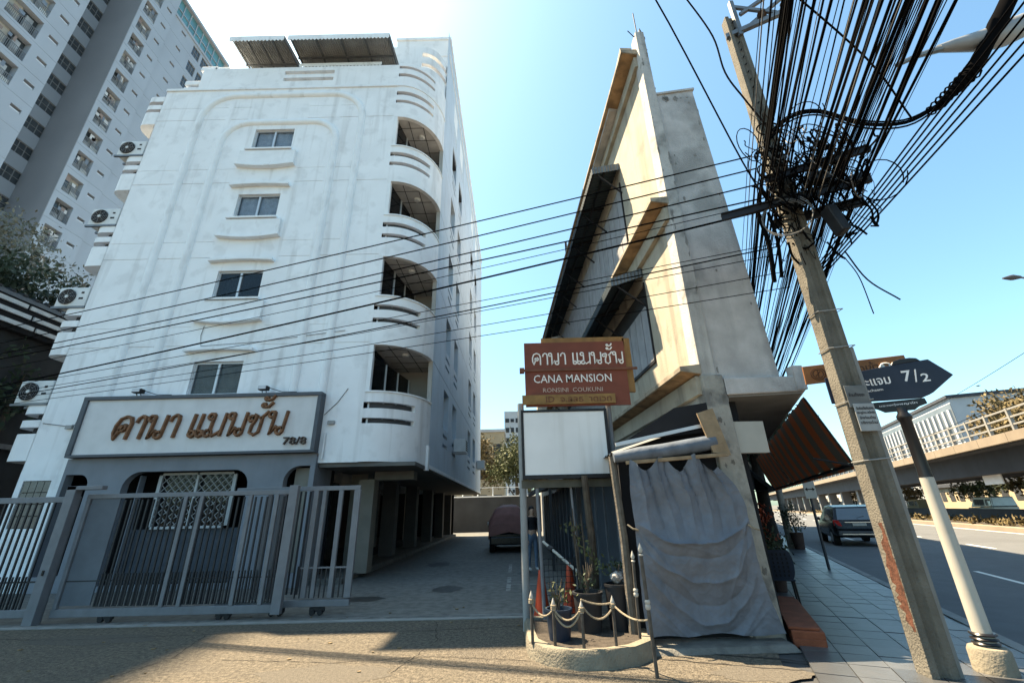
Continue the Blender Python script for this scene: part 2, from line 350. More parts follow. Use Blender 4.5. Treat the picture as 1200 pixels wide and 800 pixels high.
def pen_text(body, x, z, h, wscale, r, depth, mp, gap=.10, flat=.55):
    """each letter as its own MB of flattened pen strokes; mp(u, v, w) places it. returns [(mb, mark?)] and the end x"""
    out = []
    for ch in body:
        if ch == ' ': x += h*.42*wscale; continue
        w_, strokes = GLYPH[ch]; mb = MB() if w_ > 0 or not out else out[-1]
        for stt in strokes:
            pts = [(x+(p[0] if w_ else p[0])*h*wscale, z+p[1]*h) for p in stt]
            # ribbon with thickness: offset both sides, front at -depth
            L_, R_ = [], []
            for i, p in enumerate(pts):
                a = Vector(pts[max(0, i-1)]); b = Vector(pts[min(len(pts)-1, i+1)]); d = (b-a); d = d.normalized() if d.length > 1e-6 else Vector((1,0)); nn = Vector((-d.y, d.x))*r
                L_.append((p[0]+nn.x, p[1]+nn.y)); R_.append((p[0]-nn.x, p[1]-nn.y))
            vs = []
            for l_, q in zip(L_, R_): vs += [mp(l_[0], l_[1], 0), mp((l_[0]*.8+q[0]*.2), (l_[1]*.8+q[1]*.2), -depth), mp((q[0]*.8+l_[0]*.2), (q[1]*.8+l_[1]*.2), -depth), mp(q[0], q[1], 0)]
            k = len(pts); mb.add(vs, [(i*4+j, i*4+(j+1) % 4, (i+1)*4+(j+1) % 4, (i+1)*4+j) for i in range(k-1) for j in range(4)]+[(0,1,2,3), tuple((k-1)*4+j for j in (3,2,1,0))])
        if w_ > 0: out.append(mb); x += (w_+gap)*h*wscale
    return out, x
# ------------------------------------------------------------------ the setting: ground, road, forecourt, driveway, pavement
struct('ground', MB().add([(-1500,-1500,-.14),(1500,-1500,-.14),(1500,1500,-.14),(-1500,1500,-.14)], [(0,1,2,3)]), ground_m)
def strip(name, s0, s1, n0, n1, z, mat): return struct(name, MB().add([st(s0,n0,z), st(s0,n1,z), st(s1,n1,z), st(s1,n0,z)], [(0,1,2,3)]), mat)
strip('road', -60, 260, 2.9, 14.6, -.11, asphalt_r)
fc = MB().add([(-60,-40,0), tuple(st(-38,2.74,0)), tuple(st(5.2,2.74,0)), tuple(st(5.2,.31,0)), tuple(st(8.5,.31,0)), (3.3,8.3,0), (-60,8.3,0)], [tuple(range(7))])
struct('forecourt', fc, asphalt_f)
struct('driveway', MB().add([(-60,8.3,-.004),(2.95,8.3,-.004),(2.3,36,-.004),(-60,36,-.004)], [(0,1,2,3)]), concrete_d)
pv = struct('pavement', MB().add([st(5.2,.3,-.02), st(5.2,2.74,-.02), st(120,2.74,-.02), st(120,.3,-.02)], [(0,1,2,3)]), M('pavement_bed', (.05, .052, .055), .9, .2, 3, .3, 60))
OFF[pv.name] = Vector((0,0,0))
# each paving slab near the camera is its own piece; the far stretch is one joined piece
rn = random.Random(3); slab_mb = MB().box(-.188, .188, -.193, .193, -.03, .022); slab_me = [slab_mb.mesh('paving_slab', mm) for mm in (slab_m, slab_l, slab_m)]
rz_st = -math.atan2(SD.x, SD.y); NW = 6; far_slabs = MB()
for i in range(92):
    for j in range(NW):
        sv, nv = 5.42+.4*i, .56+.19+j*.365
        p = st(sv, nv, rn.uniform(-.003, .003))
        if i < 48: put('paving_slab', slab_me[rn.randrange(3)], pv, loc=p, rot=(rn.uniform(-.006,.006), rn.uniform(-.006,.006), rz_st), scale=(.945,1,1))
        else: far_slabs.hexa([p+SN*a+SD*b+Vector((0,0,z)) for z in (-.03,.022) for a, b in ((-.176,-.193),(.176,-.193),(.176,.193),(-.176,.193))])
far_slabs.build('far_paving_slabs', slab_m, pv, kind='stuff')
kb = struct('kerb', MB().add([st(-30,2.75,-.03), st(-30,2.9,-.03), st(120,2.9,-.03), st(120,2.75,-.03)], [(0,1,2,3)]), kerb_m)
kme = MB().box(-.075, .075, -.49, .49, -.12, .035).mesh('kerb_stone', kerb_m)
for i in range(40): put('kerb_stone', kme, kb, loc=st(2.0+i*1.0, 2.82, rn.uniform(-.004,.004)), rot=(0,0,rz_st))
for k_, n_ in enumerate((5.7, 9.1)):
    mk = MB()
    for i in range(26):
        s0 = [9.6, 11.2][k_]+i*[7.0, 7.0][k_]+(5.5 if k_ else 4.5); mk.add([st(s0,n_-.06,-.106), st(s0,n_+.06,-.106), st(s0+2.2,n_+.06,-.106), st(s0+2.2,n_-.06,-.106)], [(0,1,2,3)])
    mk.build('lane_marking', paint_white, kind='structure')
strip('edge_line', -30, 200, 14.1, 14.25, -.106, paint_white)
md = struct('median_kerb', MB().hexa([st(a, b, z) for z in (-.12, .12) for a, b in ((-40,14.6),(200,14.6),(200,15.2),(-40,15.2))]), flyover_m)
strip('median_soil', -40, 200, 15.2, 19.5, .05, soil_m)
strip('far_road', -60, 260, 19.5, 32, -.10, asphalt_r)
# driveway marks, gate rail and joint
dl = MB()
for (x0, x1, y0, y1) in ((-.2, 2.4, 11.35, 11.43), (-.26, -.16, 10.6, 12.6), (-.26, -.16, 13.6, 15.6), (-.2, 2.3, 16.2, 16.28)):
    dl.add([(x0,y0,.002),(x1,y0,.002),(x1,y1,.002),(x0,y1,.002)], [(0,1,2,3)])
dl.build('parking_line', M('worn_line_paint', (.26,.26,.24), .9, .3, 9, patch=.9, pcol=(.09,.09,.088), pscale=4, pthr=.5), kind='structure')
gr = MB(); gr.box(-12, .6, 8.17, 8.20, -.02, .018); gr.box(-12, .6, 8.27, 8.30, -.02, .012)
gr.build('gate_rail', M('worn_rail_steel', (.20,.19,.18), .5, .3, 6, metal=.4), kind='structure')
lip = MB().box(-12, 2.5, 8.02, 8.16, -.02, .010); lip.build('threshold_strip', kerb_m, kind='structure')

rk = random.Random(15)
def crack(pts, w_, z=.004):
    P = [Vector((p[0], p[1], z)) for p in pts]; Q = []
    for a, b in zip(P, P[1:]):
        n_ = max(2, int((b-a).length/.09)); Q += [a.lerp(b, k/n_)+Vector((rk.uniform(-.02,.02), rk.uniform(-.02,.02), 0)) for k in range(n_)]
    Q.append(P[-1]); vs = []
    for k, p in enumerate(Q):
        d = (Q[min(k+1, len(Q)-1)]-Q[max(0, k-1)]).normalized(); nn = Vector((-d.y, d.x, 0))*w_*rk.uniform(.3,1.2)
        vs += [p+nn, p-nn]
    return MB().add(vs, [(2*k, 2*k+1, 2*k+3, 2*k+2) for k in range(len(Q)-1)])
for pts, w_ in (([(1.5,5.9),(2.3,5.6),(3.0,5.35),(3.3,4.9)], .016), ([(2.2,6.0),(2.9,5.75),(3.25,5.6)], .02), ([(-3.6,6.2),(-2.2,6.0),(-1.0,6.15),(.1,5.9)], .006), ([(-9,7.6),(-6.5,7.3),(-4,7.5),(-1.5,7.35),(.1,7.5)], .008), ([(-4.6,7.4),(-4.3,6.3),(-4.6,5.2)], .006), ([(-1.3,7.9),(-1.1,6.8),(-1.4,5.6)], .005)):
    crack(pts, w_).build('ground_crack', M('crack_dirt', (.022,.02,.018), 1, .2, 9), kind='structure', fix=False)
def patch(cx_, cy_, rx, ry, name, mt, z):
    n_ = 26; return MB().add([(cx_+rx*math.cos(k*6.283/n_)*rk.uniform(.75,1.1), cy_+ry*math.sin(k*6.283/n_)*rk.uniform(.75,1.1), z) for k in range(n_)], [tuple(range(n_))]).build(name, mt, kind='structure', fix=False)
mend = M('mended_asphalt', (.085, .076, .062), .92, .25, 30, .8, 60)
patch(-2.1, 5.6, .8, .35, 'asphalt_patch', mend, .002); patch(-6.2, 7.3, 1.1, .3, 'asphalt_patch', mend, .002); patch(2.5, 5.35, .5, .28, 'asphalt_patch', mend, .0025)
oil = M('oil_stain', (.035,.033,.03), .6, .3, 6)
for (x, y, a, b) in ((-1.6,11,.35,.5), (.3,13.2,.3,.6), (-2.6,16,.4,.7), (-3.2,10,.5,.3)): patch(x, y, a, b, 'oil_stain', oil, 0.0)
lit = M('litter_paper', (.4,.38,.33), .9, .2, 20)
lt_ = MB()
for _ in range(46):
    x, y = rk.uniform(-9, 2.2), rk.uniform(5.0, 9.5); q = rk.uniform(.012,.035); a = rk.random()*3
    lt_.hexa([(x+q*math.cos(a+k*1.57), y+q*math.sin(a+k*1.57), z) for z in (.001,.012) for k in range(4)])
lt_.build('ground_debris', M('dry_debris', (.16,.12,.07), .95, .5, 30), kind='stuff')
# ------------------------------------------------------------------ the white mansion
FY = 11.8
man = thing('mansion', 'seven storey white apartment building with curved corner balconies and slate grey ground floor', 'building', (-8, FY, 0))
mapF = lambda u, v, w_: (u, FY+w_, v)
WX = (-9.33, -7.88); WZ = [4.86, 7.93, 10.97, 13.97]
holes = [(WX[0], WX[1], z, z+1.0) for z in WZ]
for z in (6.36, 9.42, 12.48, 15.5):                      # scored joints at each floor
    for a, b in ((-13.2,-11.64), (-11.46,-10.6), (-10.38,-9.72), (-7.5,-6.5), (-6.3,-5.53), (-5.35,-4.25)): holes.append((a, b, z, z+.022, .02, 1))
    for a, b in ((-13.2,-11.64), (-11.46,-10.6), (-10.38,-9.72), (-7.5,-6.5), (-6.3,-5.53)): holes.append((a, b, z+.62, z+.635, .015, 1))
fw = MB().holed((-13.2,-4.22), (3.15, 17.15), holes, mapF, .16)
fw.box(-13.2, -13.19, FY, 34, 2.9, 17.15); fw.box(-13.2, -13.19, 13.5, 34, 17.15, 18.1); fw.box(-5.285, -4.215, FY+.002, FY+.2, 2.91, 3.15)
fw.build('wall', white_wall, man, fix=False)
# interior behind the windows
bk = MB()
for z in WZ: bk.box(-9.7, -7.5, FY+.9, FY+.95, z-.3, z+1.3)
bk.build('room_back', dark2, man)
# terrace parapet (sits on the wall, stepping in at the top left)
tp = MB().holed((-12.05,-4.22), (17.15, 18.28), [(-8.78,-6.8,17.50,17.68,.12,1), (-8.78,-6.8,17.86,18.06,.12,1)], lambda u, v, w_: (u, FY+.0+w_, v), .12)
tp.add([(-12.05,FY,18.28),(-4.22,FY,18.28),(-4.22,FY+.18,18.28),(-12.05,FY+.18,18.28)], [(0,1,2,3)])
tp.add([(-12.05,FY,17.15),(-12.05,FY+3,17.15),(-12.05,FY+3,18.28),(-12.05,FY,18.28)], [(0,1,2,3)])
tp.add([(-13.2,FY,17.15),(-12.05,FY,17.15),(-12.05,FY+4,17.15),(-13.2,FY+4,17.15)], [(0,1,2,3)])
tp.build('parapet', white_wall, man)
cornice = MB().box(-13.2, -4.22, FY-.05, FY-.002, 17.05, 17.15); cornice.build('cornice', white_trim, man)
# moulded frames: half-round ribs with rounded upper corners
def rib(x0, x1, ztop, zbot, r, wd, pr):
    pts = [(x0, zbot)]+[(x0+r-r*math.cos(t*math.pi/16), ztop-r+r*math.sin(t*math.pi/16)) for t in range(9)]
    pts += [(x1-r+r*math.sin(t*math.pi/16), ztop-r+r*math.cos(t*math.pi/16)) for t in range(9)]+[(x1, zbot)]
    mb = MB(); prof = [(-wd/2, 0.0), (-wd/2*.8, -pr*.6), (-wd*.2, -pr), (wd*.2, -pr), (wd/2*.8, -pr*.6), (wd/2, 0.0)]; vs = []
    for i, p in enumerate(pts):
        a = Vector(pts[max(0, i-1)]); b = Vector(pts[min(len(pts)-1, i+1)]); d = (b-a).normalized(); nn = Vector((-d.y, d.x))
        vs += [(p[0]+nn.x*q, FY+h-.001, p[1]+nn.y*q) for q, h in prof]
    k = len(prof); mb.add(vs, [(i*k+j, i*k+j+1, (i+1)*k+j+1, (i+1)*k+j) for i in range(len(pts)-1) for j in range(k-1)])
    return mb
rib(-11.55, -5.44, 16.72, 4.80, 1.2, .26, .09).build('moulding', white_trim, man, smooth=True)
rib(-10.5, -6.28, 15.30, 4.80, .95, .26, .09).build('moulding', white_trim, man, smooth=True)
# windows (frame, two panes, sill, curtain), aprons and hoods
fr = MB(); wdt, hgt = WX[1]-WX[0], 1.0
def frame_mb(w_, h_, t=.055, d=.07, mid=True):
    m = MB(); m.box(0, w_, 0, d, 0, t); m.box(0, w_, 0, d, h_-t, h_); m.box(0, t, 0, d, t, h_-t); m.box(w_-t, w_, 0, d, t, h_-t)
    if mid: m.box(w_/2-t*.6, w_/2+t*.6, -.012, d, t, h_-t)
    return m
def curtain_mb(x0, x1, z0, z1, y, amp=.03, n=28):
    rr = random.Random(int(x0*100)+5); ph = rr.random()*6
    return MB().grid(n, 1, lambda u, v: (x0+(x1-x0)*u, y+amp*math.sin(u*n*.9+ph), z0+(z1-z0)*v))
win = frame_mb(wdt, hgt).build('window', alu, None, local=True)
win.parent = man; OFF[win.name] = OFF[man.name]
for i in range(2): put('pane', MB().box(.055+i*(wdt/2-.02), wdt/2-.035+i*(wdt/2-.02), .03, .042, .055, hgt-.055).mesh('pane', glass), win)
put('sill', MB().box(-.13, wdt+.1, -.24, -.002, -.09, -.03).mesh('sill', white_trim), win)
put('curtain', curtain_mb(.06, wdt-.06, .05, .97, .085, .018).mesh('curtain', curtain_m), win)
o0 = Vector((WX[0], FY+.08, 0))-OFF[man.name]
win.location = o0+Vector((0,0,WZ[3]))
for i, z in enumerate(WZ[:3]):
    d_ = dup(win, parent=man); d_.location = o0+Vector((0,0,z))
    if z == WZ[0]:
        for ch in d_.children:
            if ch.name.startswith('curtain'): ch.data = curtain_mb(.06, wdt-.06, .05, .97, .085, .018).mesh('curtain', curtain_brown)
    if z == WZ[1]:
        for ch in list(d_.children):
            if ch.name.startswith('curtain'): ch.data = curtain_mb(.06, wdt*.42, .05, .97, .30).mesh('curtain', dark2)
for z in WZ:
    m_ = MB()
    m_.prism([(-9.62, z-.12), (-7.62, z-.12), (-7.62, z-.74)]+[(-7.62-2.0*t/10, z-.74-.10*math.sin(math.pi*t/10)) for t in range(1, 10)]+[(-9.62, z-.74)], lambda u, v, w_: (u, FY-w_, v), .002, .11)
    m_.build('apron', white_trim, man)
    if z > 5.0:
        h_ = MB()
        h_.prism([(-9.66+2.08*t/10, z-.79-.10*math.sin(math.pi*t/10)) for t in range(11)]+[(-9.66+2.08*t/10, z-.74-.10*math.sin(math.pi*t/10)) for t in range(10, -1, -1)], lambda u, v, w_: (u, FY-w_, v), .002, .19)
        h_.build('apron_lip', white_trim, man)
    if z < 13.5:
        h_ = MB().prism([(-9.64+2.04*t/10, z+1.28+.05*math.sin(math.pi*t/10)) for t in range(11)]+[(-9.64+2.04*t/10, z+1.36+.05*math.sin(math.pi*t/10)) for t in range(10, -1, -1)], lambda u, v, w_: (u, FY-w_, v), .002, .17)
        h_.build('window_hood', white_trim, man)
cw = MB()
cw.tube([(-5.28, FY-.015, 4.2), (-4.95, FY-.012, 4.55), (-4.7, FY-.012, 4.95)], .008, 5); cw.tube([(-13.1, FY-.02, 4.15), (-12.4, FY-.03, 4.05), (-11.95, FY-.1, 4.1)], .008, 5)
cw.tube([(-9.3, FY-.02, 7.0), (-9.33, FY-.02, 6.7), (-9.25, FY-.02, 6.35), (-7.5, FY-.02, 6.45), (-5.0, FY-.02, 6.75)], .007, 5)
cw.build('wall_wire', black_metal, man)
dpm = MB().tube([(-5.17, FY-.05, 3.0), (-5.17, FY-.05, 3.7)], .03, 8).build('pipe_stub', white_trim, man)
for (x, z) in ((-5.05, 3.98), (-12.3, 4.02), (-12.05, 4.1)): MB().box(x-.09, x+.09, FY-.07, FY-.003, z-.05, z+.05).build('cable_box', M('cable_box_grey', (.3,.31,.31), .6, .1, 6), man)
# ---- curved corner on the right: bands that follow an ellipse from the front to the side wall
SX, CX0, RX, RY = -2.65, -4.1, 1.45, 1.7
def cpt(t, off=0.0):
    """t 0..1 along the corner: a short straight piece, then the quarter ellipse; off pushes inward"""
    if t < .06: x, y, nx, ny = -4.22+.12*t/.06, FY, 0, 1
    else:
        a = (t-.06)/.94*math.pi/2; x, y = CX0+RX*math.sin(a), FY+RY-RY*math.cos(a)
        nx, ny = -math.sin(a)/RX, math.cos(a)/RY; l_ = math.hypot(nx, ny); nx /= l_; ny /= l_
    return x+nx*off, y+ny*off
def arcband(mb, z0, z1, t0, t1, thick=.14, n=18, out=0.0):
    k = max(2, int(n*(t1-t0)+.5)); T = [t0+(t1-t0)*i/k for i in range(k+1)]
    vs = []
    for t in T:
        a = cpt(t, -out); b = cpt(t, thick); vs += [(a[0],a[1],z0), (a[0],a[1],z1), (b[0],b[1],z1), (b[0],b[1],z0)]
    fs = [(i*4+j, i*4+(j+1) % 4, (i+1)*4+(j+1) % 4, (i+1)*4+j) for i in range(k) for j in range(4)]
    return mb.add(vs, fs+[(0,1,2,3), tuple(k*4+j for j in (3,2,1,0))])
TS = .63
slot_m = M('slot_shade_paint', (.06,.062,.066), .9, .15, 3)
for k in range(5):
    zb = 2.92 if k == 0 else 3.22+3.06*k
    z = 3.06*k; top = 4.83+z
    bal = arcband(MB(), zb, top, 0, 1).build('balcony', white_trim, man, smooth=True) if False else None
    mb = MB(); arcband(mb, zb, 3.95+z, 0, 1); arcband(mb, 4.10+z, 4.37+z, 0, TS); arcband(mb, 4.55+z, top, 0, TS)
    arcband(mb, 3.95+z, top, TS, 1); 
    for zz in (3.95, 4.37): pass
    bal = mb.build('balcony', white_wall, man, smooth=True)
    sbk = MB(); arcband(sbk, 3.97+z, 4.08+z, .02, TS-.02, .16, out=-.125); arcband(sbk, 4.39+z, 4.53+z, .02, TS-.02, .16, out=-.125); sbk.build('slot_shade_strip', slot_m, bal)  # dark strips behind the slots, painted in for the shade there
    arcband(MB(), top, top+.045, 0, 1, .17, out=.03).build('coping', white_trim, bal, smooth=True)
    sl = MB(); P = [(*cpt(t/16, .02), 0) for t in range(17)]+[(SX-.02, 14.8, 0), (-4.22, 14.8, 0)]
    sl.prism([(p[0], p[1]) for p in P], lambda u, v, w_: (u, v, w_), zb+.02, zb+.2); sl.build('floor_slab', soffit_m, bal)
    if k:
        jt = MB()
        for yy in (12.35, 12.95, 13.6, 14.2): jt.box(-4.1, -2.72 if yy > 12.5 else -3.05, yy, yy+.02, zb+.012, zb+.019)
        for xx in (-3.75, -3.25): jt.box(xx, xx+.02, 12.05 if xx < -3.5 else 12.35, 14.65, zb+.010, zb+.0195)
        jt.build('soffit_joint', dark2, bal)
        lt = MB().lathe([(.09, 0), (.12, .04), (.12, .07)], 12, (-3.4, 12.8, zb-.05)); lt.build('ceiling_light', ac_white, bal, smooth=True)
    if k < 4:
        zt = 3.22+3.06*(k+1)
        rm = MB()                                            # the recess: back wall, side return, glazed doors on the left
        rm.box(-4.22, SX-.15, 14.7, 14.82, zb+.2, zt+.02); rm.box(SX-.14, SX-.004, 13.46, 14.7, zb+.2, zt+.02)
        rm.build('recess_wall', M('balcony_back_wall', (.40, .39, .36), .9, .08, 2), bal)
        dr = MB().bar((-4.16, FY+.12, zb+1.9), (-3.7, 14.6, zb+1.9), .05, 2.3); dr.build('sliding_door', glass_dark, bal)
        df = MB()
        for t in (0, .33, .66, 1): df.bar((-4.12+.44*t, FY+.14+2.6*t, zb+.2), (-4.12+.44*t, FY+.14+2.6*t, zb+3.05), .05, .05, (0,1,0))
        df.build('door_frame', alu, bal)
        jb = MB().box(-4.24, -4.10, FY+.005, FY+.14, top, zt); jb.build('opening_jamb', white_trim, bal)
# terrace parapet round the corner, and the smaller curved one above it
mb = MB(); arcband(mb, 17.07, 17.62, 0, 1); arcband(mb, 17.78, 18.06, 0, TS); arcband(mb, 18.2, 18.36, 0, TS); arcband(mb, 17.62, 18.36, TS, 1)
cpo = mb.build('curved_parapet', white_wall, man, smooth=True)
sbk = MB(); arcband(sbk, 17.64, 17.76, .02, TS-.02, .16, out=-.125); arcband(sbk, 18.08, 18.18, .02, TS-.02, .16, out=-.125); sbk.build('slot_shade_strip', slot_m, cpo)  # the same painted shade behind the parapet slots
def cpt2(t, off=0.0, r=.95):
    a = t*math.pi/2; return (-3.6+(r-off)*math.sin(a), 13.9-(1.25-off)*math.cos(a))
def arc2(mb, z0, z1, t0, t1, thick=.14, n=14):
    T = [t0+(t1-t0)*i/n for i in range(n+1)]; vs = []
    for t in T:
        a = cpt2(t); b = cpt2(t, thick); vs += [(*a, z0), (*a, z1), (*b, z1), (*b, z0)]
    return mb.add(vs, [(i*4+j, i*4+(j+1) % 4, (i+1)*4+(j+1) % 4, (i+1)*4+j) for i in range(n) for j in range(4)]+[(0,1,2,3), tuple(n*4+j for j in (3,2,1,0))])
mb = MB(); arc2(mb, 18.3, 19.3, 0, 1); arc2(mb, 19.55, 19.95, 0, .85); arc2(mb, 20.2, 20.6, 0, .85); arc2(mb, 19.3, 20.6, .85, 1); mb.box(-5.6, -3.6, 12.65, 12.79, 18.3, 20.6)
mb.build('curved_parapet', white_wall, man, smooth=True)
ph = MB(); ph.box(-5.2, SX-.012, 13.9, 34, 18.3, 22.9); ph.box(-5.25, SX+.05, 13.85, 34, 22.9, 23.05); ph.box(-5.23, SX+.03, 13.87, 34, 21.75, 21.85)
ph.build('penthouse', white_wall, man)
# side wall over the driveway with its windows
mapS = lambda u, v, w_: (SX-w_, u, v)
sh, sw = [], []
for k in range(6):
    zc = 3.06*k
    for (y0, y1) in ((15.9, 17.2), (18.3, 19.6), (24.6, 26.2), (27.6, 29.2)):
        sh.append((y0, y1, 4.55+zc, 6.0+zc)); sw.append((y0, y1, 4.55+zc, 6.0+zc))
        for q in (3.85, 4.2): sh.append((y0+.1, y1-.1, q+zc, q+.14+zc, .12, 1))
    sh.append((13.55, 33.9, 6.30+zc, 6.325+zc, .02, 1))
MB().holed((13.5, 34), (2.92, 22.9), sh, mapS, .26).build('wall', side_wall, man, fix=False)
MB().box(SX-.02, SX+.03, 13.5, 34, 2.86, 2.97).build('drip_edge', white_trim, man)
MB().box(-13.2, SX-.01, 33.9, 34, 2.9, 20).build('wall', white_wall, man); MB().box(-13.2, -4.6, 33.85, 34, 0, 2.9).build('car_park_wall', dark, man)
wf = None
for i, (y0, y1, z0, z1) in enumerate(sw):
    if wf is None:
        h_ = z1-z0; w_ = y1-y0
        wf = frame_mb(1.0, h_, .05, .06).build('window', alu, None, local=True); wf.parent = man
        put('pane', MB().box(.05, .47, .03, .04, .05, h_-.05).mesh('pane', glass_dark), wf); put('pane', MB().box(.53, .95, .03, .04, .05, h_-.05).mesh('pane', glass_dark), wf)
        q = wf
    else: q = dup(wf, parent=man)
    q.rotation_euler = (0, 0, math.pi/2); q.scale = (y1-y0, 1, 1)
    q.location = Vector((SX-.20, y0, z0))-OFF[man.name]
MB().box(-4.1, -4.0, 15.0, 33.8, 3, 21.5).build('room_back', dark2, man)
MB().box(-2.72, -2.60, 13.2, 13.4, 2.78, 3.5).build('meter_box', white_trim, man)
rfs = MB(); rfs.box(-13.19, SX-.02, 13.6, 33.8, 17.9, 18.1); rfs.box(-12.0, -4.3, FY+.25, 13.6, 18.0, 18.2); rfs.build('roof_slab', dark2, man)
# roof terrace awnings with scalloped fascia
def roof_awning(x0, x1, y0, y1, z0, z1):
    a = MB(); n = int((x1-x0)/.09)
    for i in range(n):
        u0, u1 = x0+(x1-x0)*i/n, x0+(x1-x0)*(i+1)/n; um = (u0+u1)/2
        a.add([(u0,y0,z0),(um,y0,z0+.03),(um,y1,z1+.03),(u0,y1,z1)], [(0,1,2,3)]); a.add([(um,y0,z0+.03),(u1,y0,z0),(u1,y1,z1),(um,y1,z1+.03)], [(0,1,2,3)])
    o = a.build('roof_awning', M('roof_awning_sheet', (.30,.31,.31), .7, .15, 3), man, fix=False)
    v = MB(); m = int((x1-x0)/.14)
    for i in range(m):
        u0, u1 = x0+(x1-x0)*i/m, x0+(x1-x0)*(i+1)/m
        v.prism([(u0, z0), (u0, z0-.22), ((u0+u1)/2, z0-.30), (u1, z0-.22), (u1, z0)], lambda u, q, w_: (u, y0-w_, q), 0, .015)
    v.build('valance', white_trim, o)
    b = MB()
    for i in range(5): xx = x0+.05+(x1-x0-.1)*i/4; b.box(xx-.03, xx+.03, y0+.02, y1, min(z0,z1)-.07, min(z0,z1)-.005)
    for yy in (y0+.06, (y0+y1)/2, y1-.06): b.box(x0, x1, yy-.03, yy+.03, min(z0,z1)-.12, min(z0,z1)-.072)
    for xx in (x0+.1, x1-.1): b.box(xx-.04, xx+.04, y1-.1, y1-.02, 17.2, min(z0,z1)-.12)
    b.build('awning_frame', steel_g, o)
roof_awning(-10.85, -8.7, 11.2, 13.4, 19.25, 19.5)
roof_awning(-8.55, -4.55, 11.2, 12.9, 19.25, 19.45)
MB().box(-8.5, -5.2, 12.9, 13.0, 17.2, 19.35).build('terrace_screen', M('terrace_screen_board', (.22,.22,.21), .9, .15, 3), man)
vv = MB()
for i in range(24): u0 = -8.4+i*.14; vv.prism([(u0, 18.75), (u0, 18.6), (u0+.07, 18.54), (u0+.14, 18.6), (u0+.14, 18.75)], lambda u, q, w_: (u, 12.0-w_, q), 0, .015)
vv.build('valance', white_trim, man)
# left hand balconies: stacked rounded slabs with slots, one per floor
def lslab(mb, z0, z1, ext=.82, inset=0.0):
    P = [(-13.2, FY+.05+inset)]+[(-13.2-ext+.35-.35*math.sin(t*math.pi/12)-0, FY+.05+.45-.45*math.cos(t*math.pi/12)+inset) for t in range(7)]+[(-13.2-ext, 15.5), (-13.2, 15.5)]
    mb.prism(P, lambda u, v, w_: (u, v, w_), z0, z1)
for k in range(5):
    z = 3.06*k
    b = MB()
    if k == 4: lslab(b, 15.42, 16.05); lslab(b, 16.2, 16.42); lslab(b, 16.6, 16.86)
    else: lslab(b, 3.15+z, 3.88+z); lslab(b, 4.06+z, 4.26+z); lslab(b, 4.44+z, 4.68+z)
    o = b.build('side_balcony', white_wall, man, smooth=True)
    c_ = MB(); lslab(c_, (3.88 if k < 4 else 16.05)+(z if k < 4 else 0), (4.44 if k < 4 else 16.6)+(z if k < 4 else 0), .55, .12); c_.build('slot_shade_strip', dark2, o)  # dark core between the slabs, standing in for shade in the slots
for (x0, x1, z0) in ((-12.75, -12.05, 17.2), (-12.75, -12.05, 17.55), (-11.75, -11.15, 18.3), (-12.3, -11.6, 18.35)):
    b = MB(); b.box(x0, x1, FY+.1, FY+1.5, z0, z0+.24); b.build('parapet_block', white_trim, man, bevel=.04)
MB().box(-14.1, -13.2, 15.5, 15.6, 3.0, 16.9).build('side_return', dark2, man)
# ---- slate grey ground floor front with round-cornered openings
GO = [(-11.86,-11.22,.35,2.74), (-10.3,-7.0,.12,2.78), (-6.08,-5.42,.3,2.84)]
g = MB().holed((-11.95,-5.29), (0, 3.15), GO, lambda u, v, w_: (u, FY-.10+w_, v), .22)
def fillet(mb, x, z, r, sx):
    P = [(x, z)]+[(x+sx*(r-r*math.sin(t*math.pi/12)), z-r+r*math.cos(t*math.pi/12)) for t in range(7)]
    mb.prism(P, lambda u, v, w_: (u, FY-.10+w_, v), .001, .2)
fillet(g, -11.22, 2.74, .28, -1); fillet(g, -10.3, 2.78, .42, 1); fillet(g, -7.0, 2.78, .42, -1); fillet(g, -6.08, 2.84, .4, 1)
g.box(-5.29, -5.285, FY-.1, FY+1, 0, 3.1)
g.build('ground_floor_front', grey_front, man)
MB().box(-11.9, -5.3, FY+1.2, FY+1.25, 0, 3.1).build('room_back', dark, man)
lw = MB().holed((-13.2,-11.95), (0, 3.15), [(-13.05,-12.3,1.45,2.62)], mapF, .1); lw.build('ground_floor_wall', white_wall, man, fix=False)
gb = MB().box(-13.05, -12.3, FY+.06, FY+.1, 1.45, 2.62).build('block_window', dark2, man)
blk = MB().box(-.085, .085, -.03, .03, -.135, .135).mesh('glass_block', M('glass_block_grey', (.07,.08,.09), .25, .2, 9, spec=.6))
for i in range(4):
    for j in range(4): put('glass_block', blk, gb, loc=Vector((-12.955+i*.187, FY+.05, 1.6+j*.29))-OFF[man.name])
